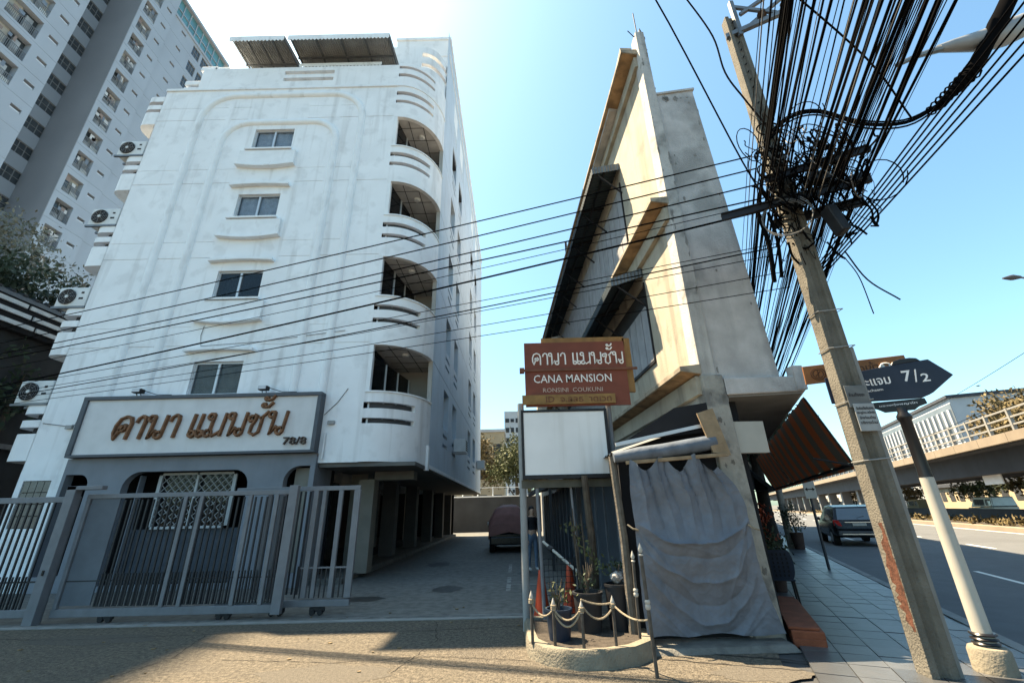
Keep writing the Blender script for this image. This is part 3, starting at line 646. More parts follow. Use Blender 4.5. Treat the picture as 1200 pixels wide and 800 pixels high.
# central grille: white frame, diamond lattice, panel below
gx0, gx1, gz0, gz1 = -9.62, -7.52, 1.36, 2.76
gf = MB(); yG = FY+.22
gf.box(gx0, gx1, yG, yG+.05, gz0, gz0+.06); gf.box(gx0, gx1, yG, yG+.05, gz1-.06, gz1); gf.box(gx0, gx0+.09, yG, yG+.05, gz0, gz1); gf.box(gx1-.09, gx1, yG, yG+.05, gz0, gz1); gf.box(-8.6, -8.54, yG, yG+.05, gz0, gz1)
gro = gf.build('window_grille', M('grille_frame_paint', (.42,.43,.43), .7, .1, 5, streak=.4, scol=(.2,.18,.15)), man)
la = MB(); step = .2; W_ = gx1-gx0; H_ = gz1-gz0; k = -H_
while k < W_:
    for sgn in (1, -1):
        a0 = max(0, k); b0 = min(W_, k+H_)
        z0 = (a0-k); z1 = (b0-k)
        if b0-a0 > .05:
            if sgn == 1: la.bar((gx0+a0, yG+.02, gz0+z0), (gx0+b0, yG+.02, gz0+z1), .016, .016, (0,1,0))
            else: la.bar((gx0+a0, yG+.035, gz1-z0), (gx0+b0, yG+.035, gz1-z1), .016, .016, (0,1,0))
    k += step
la.build('lattice', M('lattice_paint', (.27,.275,.28), .6, .1, 8), gro)
MB().box(gx0+.06, gx1-.06, yG+.12, yG+.14, gz0+.05, gz1-.05).build('grille_pane', glass_dark, gro)
MB().box(-10.2, -7.1, FY+.3, FY+.36, .12, 1.36).build('lower_panel', M('blue_grey_panel', (.055,.065,.08), .7, .15, 3), man)
for xx in (-10.05, -6.92): MB().box(xx, xx+.02+.0, FY+.11, FY+.3, .12, 2.7).build('recess_jamb', grey_front, man)
# ---- open car park under the building
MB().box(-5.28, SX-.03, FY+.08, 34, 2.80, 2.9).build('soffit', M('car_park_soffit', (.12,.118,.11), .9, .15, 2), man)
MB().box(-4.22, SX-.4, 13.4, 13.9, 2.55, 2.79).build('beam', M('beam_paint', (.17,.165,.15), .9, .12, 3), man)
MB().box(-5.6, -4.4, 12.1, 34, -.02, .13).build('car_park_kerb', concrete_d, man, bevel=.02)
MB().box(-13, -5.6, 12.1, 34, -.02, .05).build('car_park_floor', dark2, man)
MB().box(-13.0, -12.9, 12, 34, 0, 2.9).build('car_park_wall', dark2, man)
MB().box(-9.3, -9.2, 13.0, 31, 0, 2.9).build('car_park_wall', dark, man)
col_p = M('column_cream_paint', (.22,.205,.175), .85, .1, 3, streak=.4, scol=(.18,.16,.13))
for i, (x, y, q) in enumerate(((-5.62, FY+.25, .30), (-4.95, 14.5, .26), (-5.0, 18.2, .26), (-5.0, 22.0, .26), (-5.0, 26.0, .26), (-5.0, 30.0, .26), (-5.0, 33.6, .26), (-7.5, 18.2, .26), (-7.5, 24, .26), (-7.5, 30, .26))):
    cm = MB().box(x-q, x+q, y-q, y+q, -.01, 2.8)
    if i == 0: cm = MB().box(-5.9, -5.33, FY+.14, FY+.6, 0, 2.8); 
    cm.build('column', col_p if i < 2 else M('column_grey', (.12,.12,.12), .9, .1, 3), man)
MB().box(-4.6, -4.15, 13.2, 13.65, .1, 2.56).build('column', col_p, man)
# ---- the mansion's name board over the front
sg = thing('name_board', 'white name board with raised brown Thai letters over the mansion door', 'sign', (-8.6, FY-.2, 3.15))
yB = FY-.24
MB().box(-11.85, -5.36, yB, FY-.005, 3.17, 4.78).build('panel', sign_white, sg)
fb = MB(); fb.box(-11.9, -5.3, yB-.06, FY-.01, 4.70, 4.80); fb.box(-11.9, -5.3, yB-.05, FY-.01, 3.16, 3.23); fb.box(-11.9, -11.77, yB-.055, FY-.01, 3.23, 4.70); fb.box(-5.41, -5.3, yB-.055, FY-.01, 3.23, 4.70)
fb.build('frame', sign_grey, sg, bevel=.01)
lets, _ = pen_text('คานา แมนชั้น', -10.86, 0, .62, .98, .042, .075, lambda u, v, w_: (u+.16*v, yB-.012+w_, 3.60+v+.012*(u+11)), gap=.08)
for mb_l in lets: mb_l.build('letter', wood_letter, sg)
fit_text('house_number', '78/8', M('dark_number', (.07,.05,.04), .7, .2, 9), sg, -5.86, yB-.04, 3.47, .62, .2, .03, .004)
for i, x in enumerate((-10.45, -6.95)):
    f = thing('floodlight', ['left floodlight on top of the mansion name board', 'right floodlight on top of the mansion name board, under the brown-curtained window'][i], 'floodlight', (x, yB-.1, 4.82), group='floodlights over the name board')
    b = MB(); b.bar((x, yB-.05, 4.87), (x, yB-.05, 4.99), .26, .16, (0,1,0)); b.build('housing', black_metal, f, bevel=.02)
    MB().box(x-.10, x+.10, yB-.155, yB-.135, 4.89, 4.985).build('lens', M('lamp_glass', (.55,.57,.6), .2, .05, 5), f)
    a = MB(); a.tube([(x-.05, yB, 4.82), (x-.05, yB-.04, 4.88)], .012); a.tube([(x+.06, yB, 4.82), (x+.06, yB-.04, 4.88)], .012); a.tube([(x+.13, yB-.02, 4.95), (x+.5, yB, 4.83), (x+.9, yB+.02, 4.825)], .010); a.build('bracket', black_metal, f)
# ---- air conditioners on the left balconies
def aircon(z, label):
    a = thing('air_conditioner', label, 'air conditioner', (-13.75, FY+.35, z), group='air conditioners on the side balconies')
    c_ = MB().box(-14.25, -13.30, FY+.05, FY+.45, z+.05, z+.72); c_.build('casing', ac_white, a, bevel=.03)
    fn = MB(); fn.tube([(-13.92, FY+.052, z+.39), (-13.92, FY+.02, z+.39)], .26, 20); fn.build('fan_recess', dark, a)
    gr_ = MB()
    for r_ in (.08, .14, .20, .26): gr_.tube([(-13.92+r_*math.cos(t*math.pi/10), FY+.01, z+.39+r_*math.sin(t*math.pi/10)) for t in range(21)], .006, 4)
    for t in range(8): gr_.bar((-13.92, FY+.008, z+.39), (-13.92+.26*math.cos(t*math.pi/4), FY+.008, z+.39+.26*math.sin(t*math.pi/4)), .008, .008, (0,1,0))
    gr_.build('fan_guard', M('guard_grey', (.2,.2,.2), .6, .1, 9), a)
    MB().tube([(-13.92, FY+.02, z+.39), (-13.92, FY-.0, z+.39)], .05, 10).build('fan_hub', ac_white, a)
    vt = MB(); vt.box(-13.52, -13.44, FY+.04, FY+.049, z+.5, z+.56); vt.box(-13.55, -13.42, FY+.04, FY+.049, z+.3, z+.36); vt.build('service_cover', dark2, a)
    br = MB(); br.box(-14.3, -13.25, FY+.02, FY+.08, z-.02, z+.05); br.box(-14.3, -13.25, FY+.4, FY+.46, z-.02, z+.05); br.build('mounting_rail', steel_g, a)
for z, l in ((4.70, 'lowest air conditioner on the left balconies of the mansion, level with its name board'), (7.76, 'air conditioner second from the bottom on the left balconies of the mansion'),
             (10.82, 'air conditioner second from the top on the left balconies of the mansion'), (13.88, 'topmost air conditioner on the left balconies of the mansion')): aircon(z, l)
# ---- window units on the driveway side
for i, (y, z, l) in enumerate(((18.75, 3.95, 'nearer box air conditioner with a pale bracket on the driveway side of the mansion'), (30.5, 4.3, 'farther box air conditioner near the back of the mansion driveway side'))):
    a = thing('window_air_conditioner', l, 'air conditioner', (SX, y, z), group='air conditioners on the driveway side')
    MB().box(SX+.02, SX+.55, y, y+.75, z+.05, z+.6).build('casing', ac_white, a, bevel=.02)
    b = MB()
    for q in range(5): b.box(SX+.551, SX+.558, y+.06, y+.69, z+.13+q*.09, z+.17+q*.09)
    b.build('louvre', dark2, a)
    b = MB(); 
    for yy in (y+.1, y+.65): b.bar((SX, yy, z+.02), (SX+.6, yy, z+.02), .03, .03); b.bar((SX, yy, z+.5), (SX+.6, yy, z+.02), .025, .025)
    b.build('bracket', white_trim, a)
# ------------------------------------------------------------------ the tall apartment tower behind
tw = thing('apartment_tower', 'tall pale grey apartment tower with stacked balconies rising behind the left of the mansion', 'building', (-50, 34, 0))
TX = -45.0; TOP = 87.0
mp1 = lambda X: (lambda u, v, w_: (X-w_, u, v))
SP = 3.1
hA, hB, hC, hS, hR = [], [], [], [], []
for k in range(-1, 11):
    z = 42.6+SP*k; hA.append((24.35, 27.05, z-1.15, z+1.15))
    hS.append((27.75, 28.65, 39.95+SP*k-.24, 39.95+SP*k+.24))
for k in range(-3, 14): hB.append((31.55, 33.55, 33.5+SP*k-.75, 33.5+SP*k+.75))
for k in range(-5, 12):
    z = 30.6+SP*k; hC.append((33.95, 35.65, z-1.05, z+1.05))
    hS.append((36.3, 37.1, 30.95+SP*k-.22, 30.95+SP*k+.22)); 
    if z < 65: hS.append((39.3, 40.1, 30.95+SP*k-.22, 30.95+SP*k+.22))
    if 30 < z < 65: hR.append((41.6, 43.0, z-.9, z+.9)); hR.append((43.4, 44.8, z-.9, z+.9))
gl = lambda hs, u0, u1, zs: [(u0, u1, z, z+.03, .03, 1) for z in zs]
zA = [44.25+SP*k for k in range(-12, 9)]; zC = [32.25+SP*k for k in range(-9, 12)]
MB().holed((22.5, 29.2), (0, TOP), [h for h in hA]+[h for h in hS if h[1] < 29]+gl(0, 22.5, 29.2, zA), mp1(TX), .7).build('wall', tower_m, tw, fix=False)
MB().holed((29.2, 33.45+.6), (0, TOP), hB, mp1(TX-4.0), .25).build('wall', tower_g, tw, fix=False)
MB().holed((33.5, 37.6), (0, TOP), [h for h in hC]+[h for h in hS if 36 < h[0] < 37]+gl(0, 33.5, 37.6, zC), mp1(TX), .7).build('wall', tower_m, tw, fix=False)
MB().holed((37.6, 48.0), (0, 66.0), [h for h in hS if h[0] > 39]+hR+gl(0, 37.6, 48, [z for z in zC if z < 65]), mp1(TX-.25), .5).build('wall', tower_m, tw, fix=False)
sw_ = MB(); sw_.box(TX-4.0, TX, 33.44, 33.5, 0, TOP); sw_.build('side_wall', M('tower_side_cladding', (.24,.255,.28), .85, .05, .25), tw)
cb = MB(); cb.box(TX-10, TX-5, 22.5, 37.5, 0, TOP-2); cb.box(TX-12, TX-6.5, 37.5, 48, 0, 66); cb.build('core', tower_dark, tw)
for (x, a, b, zt) in ((TX-.72, 22.5, 29.2, TOP), (TX-.72, 33.5, 37.6, TOP), (TX-.80, 37.6, 48, 66.0)): MB().box(x-.05, x, a, b, 0, zt).build('room_back', tower_dark, tw)
MB().box(TX-4.31, TX-4.26, 29.2, 33.5, 0, TOP).build('room_back', tower_dark, tw)
MB().box(TX-.7, TX-.25, 37.55, 37.6, 0, 66).build('return_wall', tower_m, tw)
# teal glazed crown at the right end
gz = MB(); gz.box(TX-6, TX-.6, 37.7, 47.6, 66.4, 69.8); gz.build('glazed_storey', teal_glass, tw)
mu = MB()
for i in range(9): y = 37.7+i*1.23; mu.box(TX-.6, TX-.5, y-.06, y+.06, 66.4, 69.8)
mu.box(TX-.6, TX-.48, 37.6, 47.7, 68.0, 68.12); mu.box(TX-6.2, TX-.1, 37.5, 48, 69.8, 70.2); mu.box(TX-6.2, TX-.1, 37.5, 48.0, 66.0, 66.4)
mu.build('crown_frame', tower_m, tw)
# window and balcony fittings, one object each, sharing meshes
rr = random.Random(5)
def fitting(name, w_, h_, kind):
    m = MB()                                            # local: u along +Y, v up, recess towards -X; faces +X
    if kind == 'balcony':
        for i in range(int(w_/.13)): u = -w_/2+.06+i*.13; m.box(-.08, -.05, u, u+.03, -h_/2, -h_/2+1.0, 1)
        m.box(-.09, -.04, -w_/2, w_/2, -h_/2+1.0, -h_/2+1.05, 1); m.box(-.66, -.6, -w_/2, w_/2, -h_/2, h_/2, 2)
        m.box(-.6, -.55, -.04, .04, -h_/2, h_/2, 1); m.box(-.45, -.12, -w_/2+.15, -w_/2+.75, -h_/2+.0, -h_/2+.55, 0)
        m.box(-.5, -.3, w_*.1, w_*.32, -h_/2+.3, h_/2-.5, 0)
    else:
        m.box(-.2, -.15, -w_/2, w_/2, -h_/2, h_/2, 2); n_ = 3
        for i in range(n_+1): u = -w_/2+.03+i*(w_-.06)/n_; m.box(-.15, -.1, u-.03, u+.03, -h_/2, h_/2, 1)
        m.box(-.15, -.1, -w_/2, w_/2, h_/2-.06, h_/2, 1); m.box(-.15, -.1, -w_/2, w_/2, -h_/2, -h_/2+.06, 1); m.box(-.15, -.1, -w_/2, w_/2, -.02, .03, 1)
    me = m.mesh(name, [M('balcony_stuff', (.30,.31,.32), .9, .5, .8), M('tower_rail', (.20,.21,.22), .6, .2, 3), M('tower_glass', (.05,.06,.07), .12, .3, .6, spec=.7)])
    return me
def variant(me, w_, h_, k):
    rv = random.Random(k*13+7); m = MB(); pal = [M('laundry_white', (.6,.6,.6), .9, .1, 3), M('laundry_red', (.28,.22,.2), .9, .1, 3), M('laundry_blue', (.2,.24,.3), .9, .1, 3), M('balcony_curtain', (.42,.40,.36), .9, .2, 2), ac_white]
    for q in range(rv.randint(2, 5)):
        u = rv.uniform(-w_*.42, w_*.3); z = rv.uniform(-.1, h_*.2); m.box(-.3, -.27, u, u+rv.uniform(.2,.5), z, z+rv.uniform(.3,.7), rv.randrange(3))
    if rv.random() < .7: u = rv.choice([-w_/2, 0]); m.box(-.59, -.57, u, u+w_/2, -h_/2, h_/2, 3)
    if rv.random() < .6: m.box(-.5, -.15, w_/2-.75, w_/2-.05, -h_/2, -h_/2+.55, 4)
    return m.mesh('balcony_clutter', pal)
fA, fC, fB_, fR = fitting('balcony', 2.7, 2.3, 'balcony'), fitting('balcony', 1.7, 2.1, 'balcony'), fitting('window', 2.0, 1.5, 'w'), fitting('window', 1.4, 1.8, 'w')
vA, vC = [variant(fA, 2.7, 2.3, k) for k in range(6)], [variant(fC, 1.7, 2.1, k+6) for k in range(8)]
kv = 0
for hs, me, X, vv_ in ((hA, fA, TX, vA), (hC, fC, TX, vC), (hB, fB_, TX-4.0, None), (hR, fR, TX-.25, None)):
    for h in hs:
        L_ = Vector((X, (h[0]+h[1])/2, (h[2]+h[3])/2))-OFF[tw.name]; q = put(me.name.split('.')[0], me, tw, loc=L_)
        if vv_: kv += 1; put('balcony_clutter', vv_[(kv*5) % len(vv_)], q)
slb = None
slm = MB().box(-.16, -.10, -.45, .45, -.20, -.02).mesh('slit_window', M('slit_pale', (.6,.62,.64), .4, .1, 3))
for h in hS:
    X = TX if h[0] < 38 else TX-.25
    put('slit_window', slm, tw, loc=Vector((X, (h[0]+h[1])/2, (h[2]+h[3])/2))-OFF[tw.name])

# ------------------------------------------------------------------ far left: shed, climbing hedge and trees beside the mansion
rt = random.Random(21)
def tree(name, label, cat_group, base, trunk_h, r, blobs, n, size, leafm, barkm, seed):
    rnd = random.Random(seed); t = thing(name, label, 'tree', base, group=cat_group)
    b = Vector(base); m = MB(); top = b+Vector((rnd.uniform(-.2,.2), rnd.uniform(-.2,.2), trunk_h))
    m.tube([b, b.lerp(top, .35)+Vector((rnd.uniform(-.15,.15), rnd.uniform(-.1,.1), 0)), b.lerp(top, .7), top], [r, r*.85, r*.7, r*.5], 8)
    for c_, q in blobs:
        c_ = Vector(c_); st_ = b.lerp(top, rnd.uniform(.55, .98)); m.tube([st_, st_.lerp(c_, .5)+Vector((0,0,-.12*(c_-st_).length)), c_], [r*.38, r*.26, r*.08], 6)
        for _ in range(4):
            e = c_+Vector((rnd.uniform(-1,1)*q[0], rnd.uniform(-1,1)*q[1], rnd.uniform(-.6,.9)*q[2]))*.8; m.tube([st_.lerp(c_, .6), st_.lerp(c_, .6).lerp(e, .5)+Vector((0,0,.1)), e], [r*.15, r*.1, r*.04], 4)
    m.build('trunk', barkm, t, smooth=True)
    lf = MB(); leaf_cloud(lf, blobs, n, size, rnd); lf.build('crown', leafm, t, fix=False)
    return t
tree('tree', 'tall thin-leaved tree in front of the tower at the far left', None, (-25.5, 18.5, 0), 12.5, .28, [((-26, 18, 14.6), (2.2,2,1.8)), ((-23.6, 18.6, 13.4), (1.6,1.5,1.3)), ((-27.5, 18, 16.2), (2,1.8,1.4)), ((-22.4, 18.9, 12.3), (1,1,.8))], 2300, .12, leaf_thin, bark_pale, 4)
sh_ = thing('shed', 'dark sheet-roofed shed with pale fascia slats left of the mansion', 'shed', (-18, 16, 0))
MB().box(-30, -17.4, 10.5, 27, 0, 8.0).build('wall', dark2, sh_)
MB().hexa([(-30,10.2,8.75),(-16.9,10.2,8.75),(-16.9,27,8.75),(-30,27,8.75),(-30,10.2,11.2),(-17.6,10.2,9.2),(-17.6,27,9.2),(-30,27,11.2)]).build('roof', shed_roof, sh_)
rb = MB()
for i in range(40): y = 10.2+i*.42; rb.hexa([(-30,y,11.2),(-17.55,y,9.2),(-17.55,y+.16,9.2),(-30,y+.16,11.2),(-30,y,11.27),(-17.55,y,9.27),(-17.55,y+.16,9.27),(-30,y+.16,11.27)])
rb.build('roof_rib', shed_roof, sh_, kind='stuff')
fs_ = MB().box(-.03, .03, -1.45, 1.45, -.07, .07).mesh('fascia_slat', slat_white)
for j_, z in enumerate((8.62, 8.28, 7.92)):
    for i in range(5): put('fascia_slat', fs_, sh_, loc=Vector((-16.95+.02*j_, 11.9+i*3.0+.2*j_, z))-OFF[sh_.name])
MB().box(-17.3, -17.0, 10.3, 27, 7.7, 8.75).build('fascia_backing', dark, sh_)
cr_ = thing('creeper_hedge', 'mass of dark creeper over the shed roof and wall at the far left', 'hedge', (-20, 16, 8))
cm = MB(); cm.tube([(-17.2,14,0),(-17.0,14,4),(-18,15,9.4),(-20,17,11)], [.1,.08,.06,.03]); cm.tube([(-17.1,18,0),(-17,18,5),(-17.1,18.5,7.5)], [.08,.06,.03]); cm.build('stem', bark, cr_)
lf = MB(); leaf_cloud(lf, [((-20.5,14,10.6),(2.4,3,.9)),((-19.5,19,10.4),(2.2,3,.8)),((-19,24,10.2),(2,3,.8)),((-17.1,13.2,5.8),(.5,2.2,1.5)),((-17.1,17,5.6),(.5,2.4,1.6)),((-17.1,20.6,5.4),(.5,2,1.5))], 11000, .12, random.Random(9)); lf.build('foliage', leaf_dark, cr_, fix=False)
lb = thing('low_wall_block', 'dark low building edge with a pale gutter at the bottom left beyond the fence', 'building', (-17, 16, 0))
MB().box(-17.3, -16.2, 12.5, 24, 0, 3.9).build('wall', dark2, lb)
g_ = MB(); g_.box(-16.2, -16.0, 12.4, 24, 3.75, 3.9); g_.build('gutter', steel_g, lb)

# ------------------------------------------------------------------ beyond the driveway
bw = thing('end_wall', 'dark rendered wall closing the far end of the driveway', 'wall', (-1, 39, 0))
MB().box(-9, 2.2, 39, 39.2, 0, 2.75).build('wall', M('end_wall_render', (.045,.048,.052), .9, .2, .8), bw)
cp = MB(); cp.box(-9, 2.2, 38.95, 39.25, 2.75, 2.85)
for i in range(8): cp.box(-8.5+i*1.3, -8.42+i*1.3, 39.05, 39.12, 2.85, 3.6)
cp.box(-9, 2.2, 39.06, 39.1, 3.5, 3.55); cp.build('railing', white_trim, bw)
tree('tree', 'dark green tree behind the wall at the end of the driveway, beside the signboard post', None, (.3, 44, 0), 4.5, .25, [((.2,44,6.6),(1.9,1.6,2.3)), ((-1.2,44,5.2),(1.2,1.2,1.3)), ((1.6,44,5),(1.2,1.2,1.6))], 5200, .15, leaf_mid, bark, 31)
tree('tree', 'yellowish sunlit tree behind the end wall, against the back corner of the mansion', None, (-4.2, 47, 0), 4.6, .22, [((-4.0,47,7.2),(1.7,1.3,1.9)), ((-2.6,47,5.6),(1.3,1.2,1.5)), ((-5.6,47,5.4),(1.3,1.2,1.2))], 4200, .16, leaf_gold, bark, 33)
fb_ = thing('far_building', 'tan far building behind the trees at the end of the driveway', 'building', (-6, 62, 0))
MB().box(-12, -1.5, 62, 72, 0, 12.2).build('wall', far_gold, fb_)
wm = MB().box(-.6, .6, -.06, 0, -.7, .7).mesh('window', dark2)
for i in range(5):
    for j in range(3): put('window', wm, fb_, loc=Vector((-10.8+i*2.1, 62, 3+j*3.4))-OFF[fb_.name])
MB().box(-12.2, -1.3, 61.8, 72, 12.2, 12.6).build('roof', far_wall, fb_)
ft = thing('far_tower', 'small pale tower block speckled with dark windows far beyond the driveway trees', 'building', (0, 130, 0))
MB().box(-2.9, 4.8, 130, 138, 0, 30.0).build('wall', far_wall, ft)
wm2 = MB().box(-.5, .5, -.1, 0, -.65, .65).mesh('window', dark2); rr2 = random.Random(2)
for i in range(5):
    for j in range(9): put('window', wm2, ft, loc=Vector((-2.0+i*1.5, 130, 4+j*2.9))-OFF[ft.name], scale=(rr2.uniform(.7,1.2),1,rr2.uniform(.7,1.1)))

# ------------------------------------------------------------------ the gate and the fixed fence on its left
GY = 8.4
fx = thing('gate_fence', 'fixed grey picket fence panel at the far left, beside the sliding gate', 'fence', (-8.2, GY, 0))
for z0, z1 in ((1.93, 2.03), (.10, .22)): MB().box(-12.2, -8.12, GY-.03, GY+.03, z0, z1).build('rail', gate_paint, fx, bevel=.006)
MB().box(-12.2, -8.15, GY-.012, GY+.012, .62, .645).build('mid_bar', gate_dark, fx)
pk = MB().box(-.013, .013, -.013, .013, .22, 1.93).mesh('picket', gate_dark); pks = MB().box(-.01, .01, -.01, .01, .22, .72).mesh('short_picket', gate_dark)
for i in range(34): put('picket', pk, fx, loc=(-.33-i*.115, 0, 0))
for i in range(66): put('short_picket', pks, fx, loc=(-.38-i*.0575, -.014, 0))
pp = MB(); pp.box(-8.19, -8.02, GY-.22, GY-.08, 0, 2.2); pp.box(-8.19, -7.55, GY-.22, GY-.10, 2.13, 2.2); pp.box(-8.3, -8.13, GY-.06, GY+.06, 0, 2.03)
po = pp.build('gate_post', gate_paint, fx, bevel=.008)
MB().box(-8.12, -8.09, GY-.235, GY-.215, .75, .83).build('bolt', black_metal, po)
gt = thing('sliding_gate', 'long grey sliding gate with dark pickets, half open across the forecourt', 'gate', (-6, GY, 0))
G0, G1 = -7.95, -4.05
for z0, z1 in ((1.98, 2.06), (.09, .21)): MB().box(G0, G1, GY-.03, GY+.04, z0, z1).build('rail', gate_paint, gt, bevel=.006)
MB().box(G0, G1, GY-.012, GY+.012, .62, .64).build('mid_bar', gate_dark, gt)
for x in (G0+.05, -6.1, -5.8, -4.9, G1-.36): MB().box(x-.034, x+.034, GY-.04, GY+.02, .21, 1.98).build('stile', gate_paint, gt, bevel=.006)
MB().box(G0+.1, G0+.62, GY-.01, GY+.015, .26, 1.98).build('sheet_panel', M('gate_sheet', (.10,.115,.135), .6, .1, 4), gt)
MB().box(G1-.10, G1+.06, GY-.14, GY-.045, .08, 2.13).build('stile', gate_paint, gt, bevel=.006)
for i in range(33):
    x = G0+.72+i*.105
    if x < G1-.2: put('picket', pk, gt, loc=(x+6, 0, .02))
for i in range(62):
    x = G0+.7+i*.053
    if x < G1-.15: put('short_picket', pks, gt, loc=(x+6, -.014, .02))
# second leaf standing behind, sticking out to the right
gt2 = thing('sliding_gate', 'second shorter grey gate leaf sticking out to the right behind the long gate', 'gate', (-3.6, GY+.18, 0))
H0, H1 = -5.3, -2.95; yb = GY+.2
for z0, z1 in ((2.04, 2.12), (.13, .23)): MB().box(H0, H1, yb-.03, yb+.03, z0, z1).build('rail', gate_paint, gt2, bevel=.006)
MB().box(-3.9, H1, yb-.012, yb+.012, .72, .745).build('mid_bar', gate_paint, gt2)
for x, w_ in ((H1-.05, .06), (H1-.36, .04), (-3.78, .045), (-3.62, .035), (-4.4, .05), (-4.65, .04)): MB().box(x-w_, x+w_, yb-.03, yb+.03, .26, 2.04).build('stile', gate_paint, gt2, bevel=.006)
for i in range(11): put('short_picket', pks, gt2, loc=(H1-.13-i*.085+3.6, .02, .04))
for i in range(3): put('picket', pk, gt2, loc=(-3.9+.0-.09*i+3.6+.0, .02, .1))
for x, o in ((-5.0, gt), (-7.0, gt), (-3.5, gt2), (-4.2, gt2)):
    b = MB()
    for q in (-.07, .07): b.tube([(x+q, GY+.02 if o is gt else yb, .045), (x+q, GY-.03 if o is gt else yb-.05, .045)], .045, 12)
    b.box(x-.13, x+.13, (GY if o is gt else yb)-.02, (GY if o is gt else yb)+.02, .05, .12)
    b.build('wheel', black_metal, o)

# ------------------------------------------------------------------ signboards on posts by the driveway
cs = thing('street_signboard', 'faded orange-brown board reading CANA MANSION on two posts above a blank white board', 'sign', (.9, 7.1, 0))
S = 7.1
MB().box(.21, 1.98, S, S+.035, 3.22, 4.37).build('board', orange_sign, cs)
b = MB(); b.box(.52, 2.0, S+.04, S+.1, 4.28, 4.47); b.box(1.97, 2.1, S+.04, S+.1, 3.45, 4.44); b.build('backing_board', ochre_sign, cs)
b = MB(); b.box(.13, 2.16, S-.03, S-.002, 3.835, 3.875); b.box(.12, .20, S-.04, S+.03, 3.81, 3.90); b.build('cross_rail', M('rail_brown', (.14,.055,.03), .6, .2, 8), cs)
b = MB().box(.15, 1.72, S-.045, S-.002, 3.25, 3.41).build('ochre_strip', ochre_sign, cs)
lets, _ = pen_text('คานา แมนชั้น', .34, 0, .215, 1.0, .0125, .006, lambda u, v, w_: (u, S-.003+w_, 3.955+v), gap=.06)
for mb_l in lets: mb_l.build('letter', letter_w, cs)
fit_text('lettering', 'CANA MANSION', letter_w, cs, 1.03, S-.006, 3.70, 1.34, .14, .004, .0015)
fit_text('lettering', 'RONSINI  COUKUNI', letter_d, cs, 1.02, S-.006, 3.50, 1.02, .075, .003, .002)
fit_text('lettering', 'ID  จ.ลลธ  าดเวท', letter_b, cs, 1.10, S-.049, 3.33, 1.1, .10, .003, .002)
wb = thing('blank_signboard', 'blank white signboard hanging between the posts under the orange board', 'sign', (.85, 7.0, 0))
MB().box(.16, 1.50, S-.02, S+.03, 2.12, 3.12).build('panel', blank_board, wb)
b = MB(); b.box(.12, .16, S-.03, S+.07, 2.06, 3.16); b.box(1.50, 1.55, S-.03, S+.09, 2.06, 3.16); b.box(.16, 1.5, S-.03, S+.07, 3.12, 3.16); b.box(.16, 1.5, S-.03, S+.09, 2.06, 2.12); b.build('frame', black_metal, wb)
ps = MB(); ps.tube([(.12, S+.12, 0), (.12, S+.12, 3.3)], .055, 12); ps.build('post', M('post_grey_paint', (.26,.27,.27), .6, .15, 5, streak=.5, scol=(.10,.09,.08), sthr=.55), cs, smooth=True)
ps = MB(); ps.tube([(1.60, S+.1, .15), (1.62, S+.12, 4.4)], .045, 10); ps.build('post', gate_paint, cs, smooth=True)
ps = MB(); ps.tube([(.38, S+.1, .1), (.34, S+.1, 2.1)], .028, 8); ps.build('post', gate_paint, cs, smooth=True)
ps = MB(); ps.tube([(.95, S+.12, .1), (.88, S+.12, 2.1)], .02, 8); ps.build('post', gate_paint, cs, smooth=True)
MB().box(.1, 1.6, S+.06, S+.14, 1.93, 2.05).build('cross_rail', M('rail_olive', (.08,.08,.065), .8, .2, 6), cs)

# ------------------------------------------------------------------ planter with spear posts, rope, pots and cones
pl_ = thing('planter', 'low rounded concrete planter kerb under the signboards', 'planter', (.85, 6.4, 0))
poly = [(.10,6.45),(.13,6.05),(.30,5.74),(.62,5.56),(.98,5.56),(1.30,5.68),(1.55,5.92),(1.62,6.3),(1.62,7.3),(.10,7.3)]
inn = [(.85+(x-.85)*.86, 6.45+(y-6.45)*.86) for x, y in poly]
nP = len(poly); rp = random.Random(6)
vs = []
for k, (z, q) in enumerate(((-.02, 1.03), (.10, 1.02), (.155, 1.0), (.172, .985))): vs += [(.85+(x-.85)*q+rp.uniform(-.01,.01), 6.45+(y-6.45)*q+rp.uniform(-.01,.01), z+rp.uniform(-.008,.008)) for x, y in poly]
vs += [(x, y, .168) for x, y in inn]+[(x, y, .13) for x, y in inn]
m = MB(); m.add(vs, [(r_*nP+i, r_*nP+(i+1) % nP, (r_+1)*nP+(i+1) % nP, (r_+1)*nP+i) for r_ in range(5) for i in range(nP)]+[tuple(range(5*nP, 6*nP))])
m.build('kerb', planter_m, pl_, smooth=True)
MB().prism([(.85+(x-.85)*.98, 6.45+(y-6.45)*.98) for x, y in inn], lambda u, v, w_: (u, v, w_), .10, .142).build('soil', soil_m, pl_)
spears = [(.16,5.97,.2,.55,0), (.41,5.79,.2,.50,0), (.72,5.66,.2,.49,.0), (1.09,5.72,.2,.52,0), (1.39,5.28,0,1.26,-.02), (1.46,6.12,.15,1.0,.02)]
where = ['short spear-topped post at the left corner of the planter', 'short spear-topped post second from left on the planter front', 'short spear-topped post third from left on the planter front', 'short spear-topped post at the right of the planter front', 'tall thin spear-topped post standing on the ground at the right of the planter', 'tall spear-topped post at the back right of the planter, against the tarpaulin']
